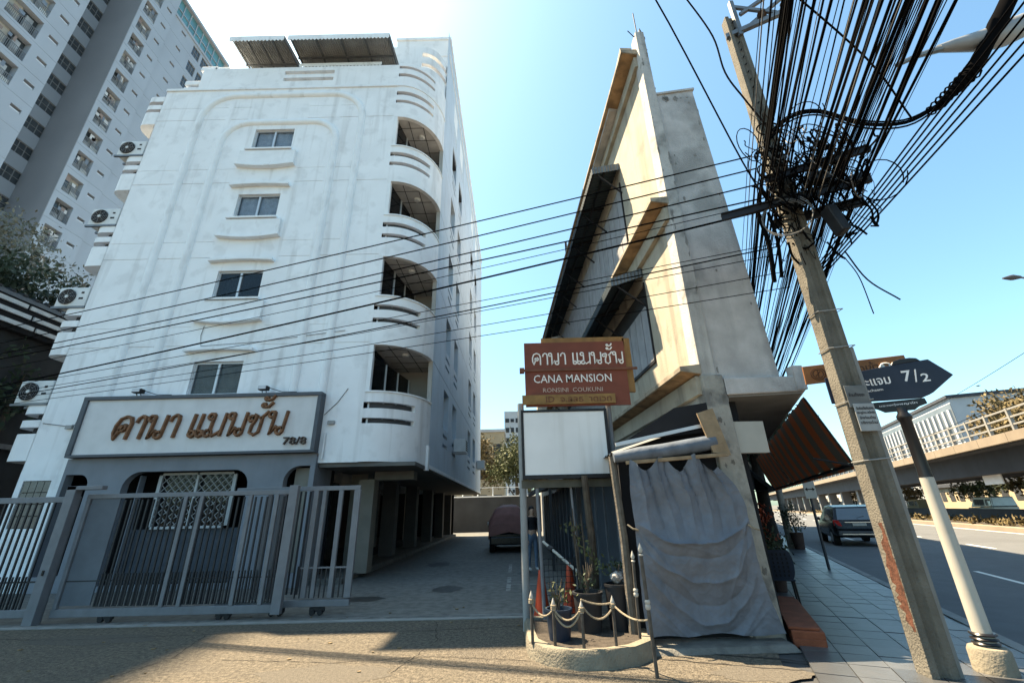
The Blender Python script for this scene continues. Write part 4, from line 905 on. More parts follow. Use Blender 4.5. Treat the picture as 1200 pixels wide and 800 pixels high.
for (x, y, z0, h_, lean), lb_ in zip([(a,b,max(0,c-.035),d,e) for a,b,c,d,e in spears], where):
    t = thing('spear_post', lb_, 'post', (x, y, z0-.02), group='spear posts round the planter')
    MB().tube([(0,0,0), (lean*.5,0,h_*.5), (lean,0,h_-.1)], .018 if h_ < .8 else .02, 8).build('shaft', spear_d, t, local=True, smooth=True)
    MB().lathe([(.012,-.015),(.025,-.01),(.027,.0),(.015,.015),(.02,.03),(.026,.048),(.018,.075),(.002,.118)], 8, (lean,0,h_-.12)).build('spear_tip', spear_w, t, local=True, smooth=True)
    if h_ > .8: MB().lathe([(.02,-.04),(.03,-.025),(.03,.0),(.022,.012),(.03,.025),(.03,.04),(.02,.055)], 8, (lean*.5,0,h_*.52)).build('collar', spear_w, t, local=True, smooth=True)
rp_ = MB()
def sp_top(i, f_=1): x, y, z0, h_, l_ = spears[i]; return Vector((x+l_, y, z0+h_*f_))
for a, b, d, fa, fb2 in ((0,1,.10,.66,.66),(1,2,.12,.66,.74),(2,3,.13,.8,.66),(3,4,.06,.72,.40),(2,3,.03,.9,.75),(1,2,.16,.6,.7)):
    pts = sag(sp_top(a, fa), sp_top(b, fb2), d); rp_.tube(pts, .011, 6)
for i in (0,1,2,3): 
    c_ = sp_top(i, .7)
    for q in range(3): rp_.tube([c_+Vector((.026*math.cos(t), .026*math.sin(t), -.02+q*.018)) for t in [k*.785 for k in range(9)]], .010, 5)
tag(rp_.build('rope', rope_m, None, smooth=True), 'sagging natural rope looped between the spear posts of the planter', 'rope')
for (x, y, l) in ((.36, 7.45, 'nearer orange traffic cone just behind the planter, next to the thin signboard post'), (.90, 8.35, 'farther orange traffic cone behind the planter, right of the nearer one')):
    t = thing('traffic_cone', l, 'traffic cone', (x, y, 0), group='orange cones behind the planter')
    MB().box(-.18, .18, -.18, .18, 0, .035).build('base', cone_m, t, local=True, bevel=.01)
    MB().lathe([(.15,.035),(.10,.3),(.06,.58),(.035,.74),(.03,.745)], 16).build('cone_body', cone_m, t, local=True, smooth=True)
mg = thing('mesh_panel', 'thin black wire mesh panel standing between the two cones', 'mesh panel', (.65, 8.0, 0))
b = MB()
for i in range(9): b.bar((.38+i*.07, 8.0, 0), (.38+i*.07, 8.0, .85), .008, .008)
for i in range(10): b.bar((.38, 8.0, .05+i*.088), (.94, 8.0, .05+i*.088), .008, .008)
b.build('wire', black_metal, mg); b = MB(); b.box(.36, .38, 7.98, 8.02, 0, .87); b.box(.94, .96, 7.98, 8.02, 0, .87); b.build('edge_bar', black_metal, mg)
br_ = thing('barrier_arm', 'slanting white pole with a dark hinge resting behind the signboard posts', 'barrier', (.75, 8.5, 0))
MB().tube([(.50,8.9,1.05),(1.02,8.1,.62)], .026, 10).build('arm', whitepaint, br_, smooth=True)
MB().tube([(.60,8.76,.955),(.66,8.66,.92)], .05, 8).build('hinge', black_metal, br_); MB().box(1.0, 1.06, 8.04, 8.1, 0, .66).build('rest_post', black_metal, br_)
pot_specs = [((.50, 6.15, .14), .16, .30, blue_plastic, 'dark blue plastic tub at the front left inside the planter'), ((.92, 6.5, .14), .19, .42, M('black_pot', (.02,.02,.022), .6, .2, 8), 'black plant pot in the middle of the planter with dry stems'), ((1.33, 6.55, .14), .17, .5, M('charcoal_drum', (.016,.017,.02), .5, .2, 8), 'tall black drum at the right back of the planter')]
for (p, r0, h_, mt, l) in pot_specs:
    t = thing('plant_pot', l, 'pot', p)
    MB().lathe([(r0*.8,0),(r0,h_),(r0*1.06,h_),(r0*1.06,h_+.03),(r0*.92,h_+.03),(r0*.9,h_-.02)], 16).build('tub', mt, t, local=True, smooth=True)
    rnd = random.Random(int(r0*1000)); b = MB()
    for _ in range(9):
        a = rnd.random()*6.28; q = rnd.uniform(.03, .14); hh = rnd.uniform(.1, .38)
        b.tube([(0,0,h_-.03), (q*.4*math.cos(a), q*.4*math.sin(a), h_+hh*.5), (q*math.cos(a), q*math.sin(a), h_+hh)], [.010,.008,.004], 5)
    b.build('stem', bark, t, local=True)
    lf = MB(); leaf_cloud(lf, [((0,0,h_+.18),(.12,.12,.16))], 60, .03, rnd); lf.build('foliage', leaf_dark if h_ > .4 else leaf_mid, t, local=True, fix=False)
dp = thing('dry_shrub', 'tall dry shrub with bare dark stems and a tuft of leaves in the planter', 'shrub', (.98, 6.9, .14))
rnd = random.Random(77); b = MB()
for k in range(7):
    a = rnd.uniform(-.16, .16); hh = rnd.uniform(.9, 1.5); b.tube([(a*.3, 0, 0), (a*.8, rnd.uniform(-.06,.06), hh*.5), (a*1.1+rnd.uniform(-.05,.05), 0, hh)], [.022,.016,.007], 6)
b.tube([(.12,.1,0),(.14,.1,1.0),(.10,.1,1.95)], [.07,.06,.05], 9); b.build('stem', bark, dp, local=True)
lf = MB(); leaf_cloud(lf, [((-.14,0,1.15),(.12,.12,.1)), ((.02,-.1,.9),(.08,.1,.1)), ((.2,-.1,.7),(.1,.1,.1))], 110, .035, rnd); lf.build('foliage', leaf_mid, dp, local=True, fix=False)
rb_ = thing('rubbish_bag', 'crumpled pale plastic bag lying against the tall drum', 'bag', (1.34, 6.52, .75))
bmx = bmesh.new(); bmesh.ops.create_icosphere(bmx, subdivisions=3, radius=.09)
for v in bmx.verts: v.co *= 1+.35*noise.noise(v.co*22); v.co.z *= .75
me = bpy.data.meshes.new('bag'); bmx.to_mesh(me); bmx.free(); me.materials.append(M('bag_plastic', (.22,.22,.22), .5, .2, 20)); put('bag_skin', me, rb_, smooth=False)

# ------------------------------------------------------------------ the narrow wedge-shaped shophouse on the corner (local frame: x right, y back along the driveway face)
TH = R(2.6)
wd = thing('corner_shophouse', 'narrow three storey cream shophouse with tall grey concrete fin at the street corner', 'building', (2.95, 6.4, 0), TH)
B = dict(parent=wd, local=True)
mpL = lambda u, v, w_: (w_, u, v)
# driveway face: openings behind the two awnings
ho = [(2.3, 13.0, 7.2, 9.3), (1.75, 12.5, 4.35, 6.1)]
MB().holed((.05, 26), (3.72, 11.0), ho, mpL, .12).build('wall', cream_wall, fix=False, **B)
low = MB().holed((.25, 26), (0, 3.55), [(.4, 5.6, .05, 2.25)], mpL, .3); low.build('ground_floor_wall', M('grey_beam_render', (.30,.295,.28), .9, .12, 2, .2, 40, streak=.5, scol=(.15,.14,.13)), fix=False, **B)
MB().box(.5, .6, .3, 26, 0, 9.4).build('room_back', dark, **B)
# ledges at the floor levels and the roof eave; undersides blotched brown
for z, w_, y0 in ((3.57, .34, .0), (6.84, .34, .0), (11.0, .38, .1)):
    m = MB(); m.hexa([(-w_,y0,z),(0.0,y0,z-.05),(0.0,26,z-.05),(-w_,26,z),(-w_,y0,z+.07),(0.0,y0,z+.11),(0.0,26,z+.11),(-w_,26,z+.07)])
    o = m.build('ledge', ledge_m, **B)
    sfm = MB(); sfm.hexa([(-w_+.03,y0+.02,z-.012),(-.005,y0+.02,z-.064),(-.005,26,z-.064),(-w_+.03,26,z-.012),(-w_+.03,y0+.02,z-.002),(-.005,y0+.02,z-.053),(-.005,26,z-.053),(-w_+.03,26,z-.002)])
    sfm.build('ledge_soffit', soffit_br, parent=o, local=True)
    bm_ = MB().box(-.09, -.003, y0+.06, 26, z-.36, z-.07); bm_.build('fascia_band', cream_wall, **B)
# roof slab and stepped gable piece behind the fin
rf = MB(); rf.hexa([(-.42,.3,11.14),(6.0,.3,11.14),(16,26,11.14),(-.42,26,11.14),(-.38,.3,11.22),(6.0,.3,11.22),(16,26,11.22),(-.38,26,11.22)])
rf = MB(); rf.hexa([(-.3,1.5,10.9),(2.0,1.5,10.9),(12.6,26,10.9),(-.3,26,10.9),(-.3,1.5,11.0),(2.0,1.5,11.0),(12.6,26,11.0),(-.3,26,11.0)]); rf.build('roof_slab', concrete_g, **B)
# the tall fin, thin, with a break and rusty anchors at its tip
fn = MB(); fn.hexa([(-.02,0,0),(.24,0,0),(.24,.34,0),(-.02,.34,0),(-.02,-.0,11.55),(.17,-.0,11.55),(.17,.30,11.55),(-.02,.30,11.55)])
fo = fn.build('fin', fin_m, bevel=.012, **B)
gp = MB(); gp.prism([(.30, 11.0), (.95, 11.0), (.30, 12.35)], lambda u, v, w_: (w_, u, v), -.30, .02)
tip = MB(); tip.bar((.06,.1,11.5),(.06,.1,12.35), .018, .018); tip.bar((.02,.1,11.45),(-.14,.1,11.72), .014, .014); tip.hexa([(.09,.05,11.30),(.17,.05,11.20),(.17,.2,11.2),(.09,.2,11.3),(.12,.05,11.75),(.21,.05,11.42),(.21,.2,11.42),(.12,.2,11.75)])
tip.build('anchor_rod', black_metal, parent=fo, local=True)
MB().prism([(.30,11.14),(1.9,11.14),(.34,11.5)], lambda u, v, w_: (w_, u, v), -.28, -.02).build('gable_stub', cream_wall, **B)
# grey end panel facing the corner, widening downwards
pn_ = MB(); pn_.hexa([(.17,.06,3.45),(1.27,.06,3.45),(1.27,.22,3.45),(.17,.22,3.45),(.17,.06,9.62),(1.0,.06,9.80),(1.0,.22,9.80),(.17,.22,9.62)]); pn_.build('end_wall', concrete_g, bevel=.01, **B)
cp_ = MB(); cp_.hexa([(.18,.03,9.62),(1.03,.03,9.80),(1.03,.25,9.80),(.18,.25,9.62),(.18,.03,9.67),(1.03,.03,9.85),(1.03,.25,9.85),(.18,.25,9.67)]); cp_.build('coping', fin_m, **B)
# street face going back along the road (turned away from the camera)
sdl = Vector((SD.x*math.cos(-TH)-SD.y*math.sin(-TH), SD.x*math.sin(-TH)+SD.y*math.cos(-TH), 0)); P0 = Vector((1.26,.20,0)); P1 = P0+sdl*26
m = MB(); m.hexa([(P0.x,P0.y,3.45),(P1.x,P1.y,3.45),(P1.x-.3,P1.y,3.45),(P0.x-.3,P0.y,3.45),(P0.x-.25,P0.y,9.7),(P1.x-.25,P1.y,9.7),(P1.x-.5,P1.y,9.7),(P0.x-.5,P0.y,9.7)]); m.build('street_wall', concrete_g, **B)
Q0 = Vector((.95,.8,0)); Q1 = Q0+sdl*22
m = MB(); m.hexa([(Q0.x-.2,Q0.y+.3,0),(Q1.x,Q1.y,0),(Q1.x-.1,Q1.y,0),(Q0.x-.3,Q0.y+.3,0),(Q0.x-.2,Q0.y+.3,3.4),(Q1.x,Q1.y,3.4),(Q1.x-.1,Q1.y,3.4),(Q0.x-.3,Q0.y+.3,3.4)]); m.build('shop_wall', dark, **B)
# pillar under the fin: plastered, patched
pm = MB(); pm.hexa([(.0,-.06,0),(.40,-.06,0),(.40,.34,0),(.0,.34,0),(-.03,-.03,3.5),(.30,-.03,3.5),(.30,.34,3.5),(-.03,.34,3.5)]); pm.build('pillar', M('patched_plaster', (.30,.285,.25), .92, .15, 4, .6, 30, patch=.75, pcol=(.12,.115,.11), pscale=3.2, pthr=.5, streak=.4, scol=(.1,.09,.08)), bevel=.02, **B)
MB().box(-.55, -.42, -.02, .10, 0, 2.3).build('inner_post', M('old_timber_post', (.11,.095,.075), .95, .3, 9, .5, 40), **B) if False else None
# chipped and peeled plaster on the fin, end wall and pillar: ragged shallow scabs
rcp = random.Random(19); chm = MB()
def scab(x, z, rx, rz, yy):
    n_ = 15; ph = rcp.random()*6; q_ = rcp.random()**2; rx *= .35+.9*q_; rz *= .3+1.6*q_
    chm.prism([(x+rx*math.cos(ph+k*6.283/n_)*rcp.uniform(.5,1.15), z+rz*math.sin(ph+k*6.283/n_)*rcp.uniform(.35,1.25)) for k in range(n_)], lambda u, v, w_: (u, w_, v), yy-.004, yy+.003)
for i in range(22):
    z = rcp.uniform(3.7,11.0); scab(rcp.choice([.0,.02,.20,.22])*(1-.02*z)+rcp.uniform(-.01,.01), z, rcp.uniform(.012,.035), rcp.uniform(.02,.10), -.001)
for i in range(10): z = rcp.uniform(3.5,9.5); scab(rcp.choice([rcp.uniform(.26,.34), rcp.uniform(.3,.95), 1.2-.03*(z-3.5)-.06]), z, rcp.uniform(.015,.05), rcp.uniform(.02,.09), .058)
for i in range(9): scab(rcp.uniform(.3,.95), 9.5+rcp.uniform(-.12,.1), rcp.uniform(.03,.09), rcp.uniform(.02,.06), .058)
chm.build('peeled_plaster', M('exposed_render', (.21,.2,.185), .95, .3, 8, .5, 50), kind='stuff', **B)
ch2 = MB(); chm = ch2
for i in range(16): z = rcp.uniform(.2,3.2); scab(rcp.uniform(.03,.36)*(1-.05*z), z, rcp.uniform(.02,.06), rcp.uniform(.02,.09), -.058+.009*z)
ch2.build('peeled_plaster', M('exposed_pillar', (.15,.14,.125), .95, .3, 8, .5, 50), kind='stuff', **B)
# balcony slab over the pavement
sb = MB(); e0 = Vector((.30,-.02,0)); e1 = Vector((1.52,-.02,0))
sb.hexa([(.30,-.04,3.17),(1.55,-.04,3.22),(1.55+sdl.x*9,sdl.y*9,3.22),(.30+sdl.x*9,sdl.y*9,3.17),(.30,-.04,3.44),(1.55,-.04,3.46),(1.55+sdl.x*9,sdl.y*9,3.46),(.30+sdl.x*9,sdl.y*9,3.44)])
so_ = sb.build('street_slab', concrete_g, bevel=.015, **B)
MB().box(1.42, 1.58, -.06, .10, 3.24, 3.62).build('slab_stub', concrete_g, parent=so_, local=True)
sfx = MB(); sfx.hexa([(.34,.0,3.14),(1.5,.0,3.19),(1.5+sdl.x*9,sdl.y*9,3.19),(.34+sdl.x*9,sdl.y*9,3.14),(.34,.0,3.165),(1.5,.0,3.215),(1.5+sdl.x*9,sdl.y*9,3.215),(.34+sdl.x*9,sdl.y*9,3.165)]); sfx.build('slab_soffit', M('soffit_dull', (.20,.195,.18), .95, .12, 2, streak=.3), parent=so_, local=True)
MB().box(.33, .82, .06, .18, 2.32, 2.78).build('sign_box', M('cream_box', (.40,.39,.35), .8, .06, 4), **B)
# corrugated metal awnings over the driveway windows
def awning(y0, y1, zo, out, zi, lab):
    m = MB(); n = int((y1-y0)/.11)
    for i in range(n):
        a, b = y0+(y1-y0)*i/n, y0+(y1-y0)*(i+1)/n; c_ = (a+b)/2
        m.add([(-out,a,zo),(-out,c_,zo+.03),(0,c_,zi+.03),(0,a,zi)], [(0,1,2,3)]); m.add([(-out,c_,zo+.03),(-out,b,zo),(0,b,zi),(0,c_,zi+.03)], [(0,1,2,3)])
        m.add([(-out,a,zo-.16),(-out-.012,c_,zo-.16),(-out-.012,c_,zo+.03),(-out,a,zo)], [(0,1,2,3)]); m.add([(-out-.012,c_,zo-.16),(-out,b,zo-.16),(-out,b,zo),(-out-.012,c_,zo+.03)], [(0,1,2,3)])
    o = m.build('awning', corr_dark, fix=False, **B)
    e = MB(); k = 9
    for i in range(k):
        a, b = -out*(i+1)/k, -out*i/k; c_ = (a+b)/2; z = lambda x: zi+(zo-zi)*(-x/out)
        e.add([(a,y0,z(a)-.16-.0),(c_,y0-.015,z(c_)-.16),(c_,y0-.015,z(c_)+.04),(a,y0,z(a)+.04)], [(0,1,2,3)]); e.add([(c_,y0-.015,z(c_)-.16),(b,y0,z(b)-.16),(b,y0,z(b)+.04),(c_,y0-.015,z(c_)+.04)], [(0,1,2,3)])
    e.build('end_valance', M('grey_corrugated_end', (.13,.15,.165), .6, .2, 6, metal=.3), parent=o, local=True, fix=False)
    f_ = MB(); nb = int((y1-y0)/1.6)
    for i in range(nb+1):
        y = y0+.06+(y1-y0-.12)*i/nb; f_.bar((-out+.03,y,zo-.03),(0,y,zi-.03), .04, .04); f_.bar((-out+.05,y,zo-.05),(0,y,zi-.85), .035, .035)
    f_.bar((-out+.05,y0,zo-.05),(-out+.05,y1,zo-.05), .05, .05); f_.bar((-out*.5,y0,(zo+zi)/2-.05),(-out*.5,y1,(zo+zi)/2-.05), .04, .04)
    f_.build('awning_frame', black_metal, parent=o, local=True)
awning(2.15, 13.6, 9.62, .72, 9.78, '')
awning(1.72, 12.8, 6.16, .72, 6.42, '')
for (y0, y1, z0, z1) in ((2.3, 13.0, 7.2, 9.3), (1.75, 12.5, 4.35, 6.1)):
    bw_ = MB().box(.05, .09, y0, y1, z0, z1).build('shutter', dark2, **B)
    n = int((y1-y0)/.42); bme = MB().box(-.022, .022, -.195, .195, 0, (z1-z0-.04 if z0 > 5 else z1-z0-.5)).mesh('shutter_board', board_m)
    for i in range(n): put('shutter_board', bme, bw_, loc=(.03+random.uniform(-.006,.006), y0+.22+i*(y1-y0-.02)/n, z0+.02))
    MB().box(-.04, .05, y0-.05, y1, z0-.06, z0).build('shutter_sill', black_metal, parent=bw_, local=True); MB().box(-.03, .05, y0-.05, y0-.005, z0, z1).build('shutter_jamb', black_metal, parent=bw_, local=True)
ds = MB(); ds.tube([(-.05,2.6,6.95),(-.07,1.9,7.6),(-.05,1.5,8.15)], .018, 6)
MB().tube([(-.06,9.5,11.1),(-.06,9.5,12.5)], .05, 8).build('vent_pipe', black_metal, **B)
blk_ = thing('street_block', 'taller plain block standing behind the corner shophouse along the street', 'building', (6, 20, 0))
pB = [Vector((5.0,18.6,0)), Vector((6.1,18.1,0))]; pB += [pB[1]+SD*26, pB[0]+SD*26]
MB().prism([(p.x, p.y) for p in pB], lambda u, v, w_: (u, v, w_), 0, 20.0).build('wall', far_wall, blk_)
MB().prism([(3.95,14.6),(4.75,14.25),(6.8,18.9),(6.0,19.3)], lambda u, v, w_: (u, v, w_), 0, 17.0).build('annex', far_wall, blk_)
# ---- lean-to canopy over the shop mouth, with a rolled tarpaulin and the timber end board
ca = thing('shop_canopy', 'low lean-to canopy of old metal sheet with rolled tarpaulin over the tarpaulin-covered shop mouth', 'canopy', (2.2, 6.3, 2.3))
y = 6.24
sh2 = MB(); nC = 34
for i in range(nC):
    a = 6.35+i*.22; b = a+.22; c_ = a+.11
    for (q, r2) in ((a, c_), (c_, b)):
        za = lambda t: .035 if abs(t-c_) < .01 else 0
        sh2.add([(1.42,q,2.34+za(q)),(1.42,r2,2.34+za(r2)),(2.93,r2,2.78+za(r2)),(2.93,q,2.78+za(q))], [(0,1,2,3)])
sh2.build('sheet', corr_mid, ca, fix=False)
MB().bar((1.45,y+.02,2.45),(2.88,y+.02,2.72), .035, .05).build('upper_rail', alu, ca)
rl = MB(); pts = [(1.40,y,2.27),(1.75,y-.02,2.31),(2.1,y-.01,2.345),(2.5,y,2.40),(2.86,y,2.46)]; rl.tube(pts, [.07,.095,.10,.11,.10], 14); rl.build('tarpaulin_roll', tarp_roll, ca, smooth=True)
MB().bar((1.55,y-.05,2.19),(2.98,y-.08,2.27), .05, .05).build('batten', wood_m, ca, bevel=.006)
MB().hexa([(2.78,y-.09,2.30),(3.02,y-.09,2.26),(3.02,y-.06,2.26),(2.78,y-.06,2.30),(2.66,y-.06,2.86),(2.90,y-.06,2.93),(2.90,y-.03,2.93),(2.66,y-.03,2.86)]).build('end_board', wood_m, ca)
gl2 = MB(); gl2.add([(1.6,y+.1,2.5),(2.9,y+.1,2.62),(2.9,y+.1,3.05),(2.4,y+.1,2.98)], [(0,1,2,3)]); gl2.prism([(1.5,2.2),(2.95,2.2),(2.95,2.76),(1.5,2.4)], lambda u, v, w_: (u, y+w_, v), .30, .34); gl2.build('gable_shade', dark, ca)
sp2 = MB(); sp2.tube([(1.44,y+.1,.0),(1.45,y+.12,1.2),(1.40,y+.12,2.3)], [.06,.055,.05], 8); sp2.build('post', M('old_timber_post', (.12,.105,.085), .95, .3, 9, .5, 40), ca, smooth=True)
# ---- the grey tarpaulin closing the shop mouth
tp_ = thing('tarpaulin', 'wrinkled grey tarpaulin hung across the shop mouth of the corner shophouse', 'tarpaulin', (2.4, 6.2, .1))
def tarp(u, v):
    # u left-right, v top-bottom; pinned at the upper corners and again at mid height
    pin = max(0, 1-v/.3)**2; xl = 1.50+.10*pin+.09*v+.03*math.sin(v*5); xr = 2.94-.14*pin+.30*v+.045*math.sin(v*6.5)
    x = xl+(xr-xl)*u; z = 2.26-2.13*v-.20*max(0, 1-v/.25)*(math.sin(u*math.pi*2.5+.4)**2)*.9
    yy = 6.16+.06*math.sin(u*3.1)*(.4+v)
    top = max(0, 1-v/.50)
    wob = .06*noise.noise(Vector((u*2.3, v*3.6, 2.2)))+.018*noise.noise(Vector((u*7, v*8, 5.5)))
    for k, (uc, ws, am, dr) in enumerate(((.07,.028,.07,.10),(.19,.022,.06,.08),(.30,.03,.075,.04),(.40,.016,.04,.01),(.52,.034,.07,-.02),(.63,.018,.05,-.05),(.74,.03,.08,-.10),(.84,.018,.05,-.10),(.93,.025,.06,-.06))):
        uu = abs(u+wob-uc-dr*v*1.6); yy += am*math.exp(-uu/(ws*(.7+1.2*v)))*(top**.6)*(1 if k % 2 else -1)
    hang = 4*u*(1-u)
    for k, (v0, sag_, am, wv) in enumerate(((.415,.12,-.085,.020),(.46,.17,.055,.03),(.51,.25,-.06,.018),(.575,.29,.045,.03),(.63,.32,-.05,.02),(.70,.31,.03,.028),(.76,.29,-.035,.016),(.845,.20,-.025,.014))):
        vv = abs(v+wob*.8-(v0+sag_*hang*(.75+.35*u))); yy += .62*am*math.exp(-vv/wv)*(.25+.75*hang**.5)*min(1, 6*u+.25)*min(1, 6*(1-u)+.25)
    for (a0, b0, a1, b1, am, wv) in ((.0,.42,.55,.93,-.03,.014),(.98,.40,.62,.95,-.035,.014),(.02,.44,.35,.98,.025,.02),(.97,.43,.80,.97,.03,.02),(.25,.50,.75,.60,-.02,.012)):
        L2 = (a1-a0)**2+(b1-b0)**2; t_ = max(0, min(1, ((u-a0)*(a1-a0)+(v-b0)*(b1-b0))/L2)); dd = math.hypot(u-a0-t_*(a1-a0), v-b0-t_*(b1-b0))+.3*abs(wob); yy += am*math.exp(-dd/wv)*(1-.6*t_)
    belly = math.exp(-((v-.56)/.17)**2)*hang; yy -= .10*belly
    n1 = noise.noise(Vector((u*4, v*5, 1.3))); n2 = noise.noise(Vector((u*15, v*18, 4.1))); n3 = 1-abs(noise.noise(Vector((u*20+v*5, v*24, 7))))*4
    yy += .03*n1+.007*n2-.004*max(0, n3)
    x += .012*noise.noise(Vector((u*5, v*11, 9)))
    z += .02*math.sin(u*14)*max(0, v-.9)*8+.05*math.sin(u*math.pi*6)*max(0, .06-v)*10
    return (x, yy, z)
tm = MB().grid(170, 210, tarp); tm.build('cloth', tarp_m, tp_, smooth=True, fix=False)
for (x, z) in ((1.52, 1.35), (3.10, 1.32)): MB().tube([(x-.06,6.13,z+.05),(x,6.1,z),(x+.08,6.14,z-.02)], .012, 6).build('tie', rope_m, tp_)
MB().box(1.5, 3.2, 6.45, 6.5, 0, 2.3).build('lining', dark, tp_)
th_ = MB(); th_.hexa([(1.55,5.95,-.01),(3.3,5.98,-.01),(3.35,6.5,-.01),(1.55,6.5,-.01),(1.58,6.02,.05),(3.26,6.05,.06),(3.3,6.5,.06),(1.58,6.5,.05)]); tag(th_.build('doorstep', concrete_d, None, bevel=.015), 'low broken concrete doorstep under the grey tarpaulin', 'doorstep')

# ------------------------------------------------------------------ sheet fence and carport edge along the right of the driveway
sf = thing('sheet_fence', 'dark blue-grey sheet metal fence with battens along the right side of the driveway', 'fence', (2.3, 7.6, 0))
fa = Vector((1.95, 7.75, 0)); fb3 = Vector((1.45, 24, 0)); fd = (fb3-fa).normalized(); fl = (fb3-fa).length
prm = MB().box(-.012, .012, 0, .94, 0, 2.25).mesh('sheet', fence_m); bt = MB().box(-.045, -.013, -.03, .03, 0, 2.28).mesh('batten', M('fence_batten', (.10,.11,.125), .7, .15, 4))
rzf = math.atan2(-fd.x, fd.y)
for i in range(17):
    p = fa+fd*(i*.95); put('sheet', prm, sf, loc=p-OFF[sf.name], rot=(0,0,rzf)); put('batten', bt, sf, loc=p-OFF[sf.name], rot=(0,0,rzf))
co = thing('carport_roof', 'low corrugated carport roof edge above the sheet fence beside the driveway', 'roof', (2.2, 10, 2.4))
m = MB()
for i in range(11):
    x = 1.25+i*.16; dx = -.5
    m.hexa([(x,7.75,2.36+.03*i),(x+.09,7.75,2.38+.03*i),(x+.09+dx,24,2.38+.03*i),(x+dx,24,2.36+.03*i),(x,7.75,2.42+.03*i),(x+.09,7.75,2.44+.03*i),(x+.09+dx,24,2.44+.03*i),(x+dx,24,2.42+.03*i)])
m.build('rib', M('carport_rib', (.16,.165,.165), .7, .2, 3), co)
MB().hexa([(1.2,7.75,2.40),(2.93,7.75,2.72),(2.43,24,2.72),(.7,24,2.40),(1.2,7.75,2.415),(2.93,7.75,2.735),(2.43,24,2.735),(.7,24,2.415)]).build('sheet', corr_dark, co)
MB().hexa([(1.16,7.7,2.25),(1.22,7.7,2.25),(.72,24,2.25),(.66,24,2.25),(1.16,7.7,2.44),(1.22,7.7,2.44),(.72,24,2.44),(.66,24,2.44)]).build('edge_beam', M('carport_beam', (.14,.145,.15), .7, .2, 3), co)
for i in range(3): MB().box(1.15-.15*i, 1.23-.15*i, 8.6+i*5, 8.7+i*5, 0, 2.26).build('post', gate_dark, co)

# ------------------------------------------------------------------ covered car and the person
cc = thing('covered_car', 'car under a maroon cloth cover parked at the right of the driveway', 'car', (-.35, 21.6, 0), R(1.0))
sec = [(-2.2,.84,.62,1.12),(-2.12,.86,.50,1.45),(-1.75,.86,.46,1.78),(-1.2,.88,.45,1.86),(.0,.88,.45,1.84),(.7,.88,.45,1.66),(1.2,.88,.45,1.18),(2.0,.84,.48,1.02),(2.25,.72,.55,.85)]
def cover(u, v):
    t = u*(len(sec)-1); i = min(int(t), len(sec)-2); f_ = t-i; a = [sec[i][k]*(1-f_)+sec[i+1][k]*f_ for k in range(4)]
    ang = v*math.pi; cx_ = -math.cos(ang); sx_ = math.sin(ang)
    hw = a[1]*(.80 if abs(cx_) < .8 else 1); x = a[1]*(abs(cx_)**.55)*(1 if cx_ > 0 else -1); z = a[2]+(a[3]-a[2])*(sx_**.55)
    if z > 1.15: x *= 1-.16*min(1, (z-1.15)/.6)
    nz = noise.noise(Vector((x*2.2, a[0]*2.2, z*2.4))); return (x*(1+.05*nz), a[0]+.03*nz, z+.03*nz)
cv = MB().grid(40, 30, cover)
ring = [cover(0, v/30) for v in range(31)]; cv.add(ring+[(0,-2.24,.8)], [(i, i+1, 31) for i in range(30)])
cv.build('cover', maroon, cc, local=True, smooth=True, fix=True)
MB().hexa([(-.80,-2.12,.3),(.8,-2.12,.3),(.8,2.1,.3),(-.8,2.1,.3),(-.82,-2.12,.75),(.82,-2.12,.75),(.82,2.1,.75),(-.82,2.1,.75)]).build('body', car_black, cc, local=True, bevel=.06)
MB().box(-.78, .78, -2.22, -2.12, .32, .62).build('bumper', car_black, cc, local=True, bevel=.04)
for (x, y) in ((-.72,-1.35),(.72,-1.35),(-.72,1.4),(.72,1.4)):
    wh = MB().tube([(x-.11,y,.32),(x+.11,y,.32)], .32, 20).build('wheel', rubber, cc, local=True, smooth=True); MB().tube([(x-.115,y,.32),(x+.115,y,.32)], .19, 14).build('rim', alu, wh, local=True)
mb_ = MB().box(-.98, -.84, -.1, .12, 1.0, 1.16).build('wing_mirror', ac_white, cc, local=True, bevel=.03)

def skin_person(name, label, loc, rotz, chains, radii, mats, mat_of):
    t = thing(name, label, 'person', loc, rotz)
    verts, edges = [], []; idx = {}
    def vid(p):
        k = tuple(round(q, 4) for q in p)
        if k not in idx: idx[k] = len(verts); verts.append(p)
        return idx[k]
    rad = {}
    for ch in chains:
        prev = None
        for (p, r_) in ch:
            i = vid(p); rad[i] = r_
            if prev is not None: edges.append((prev, i))
            prev = i
    me = bpy.data.meshes.new('body'); me.from_pydata(verts, edges, []); o = bpy.data.objects.new('body', me); COL.objects.link(o)
    sk = o.modifiers.new('skin', 'SKIN'); sk.use_smooth_shade = True; o.modifiers.new('sub', 'SUBSURF').levels = 1
    for i, d in enumerate(me.skin_vertices[0].data): d.radius = (rad[i][0], rad[i][1]) if isinstance(rad[i], tuple) else (rad[i], rad[i]); d.use_root = (i == 0)
    dg = bpy.context.evaluated_depsgraph_get(); dg.update()
    m2 = bpy.data.meshes.new_from_object(o.evaluated_get(dg)); bpy.data.objects.remove(o)
    m2.name = 'body'; m2.materials.clear()
    for m in mats: m2.materials.append(m)
    for p in m2.polygons: p.material_index = mat_of(p.center); p.use_smooth = True
    return t, put('body', m2, t)
shirt = M('black_shirt', (.012,.012,.014), .9, .2, 10); jeans = M('faded_blue_jeans', (.10,.14,.20), .9, .2, 10, streak=.3, scol=(.2,.24,.3)); shoe = M('pale_shoe', (.4,.39,.37), .6, .1, 10); hairm = M('dark_hair', (.012,.01,.009), .7, .3, 30)
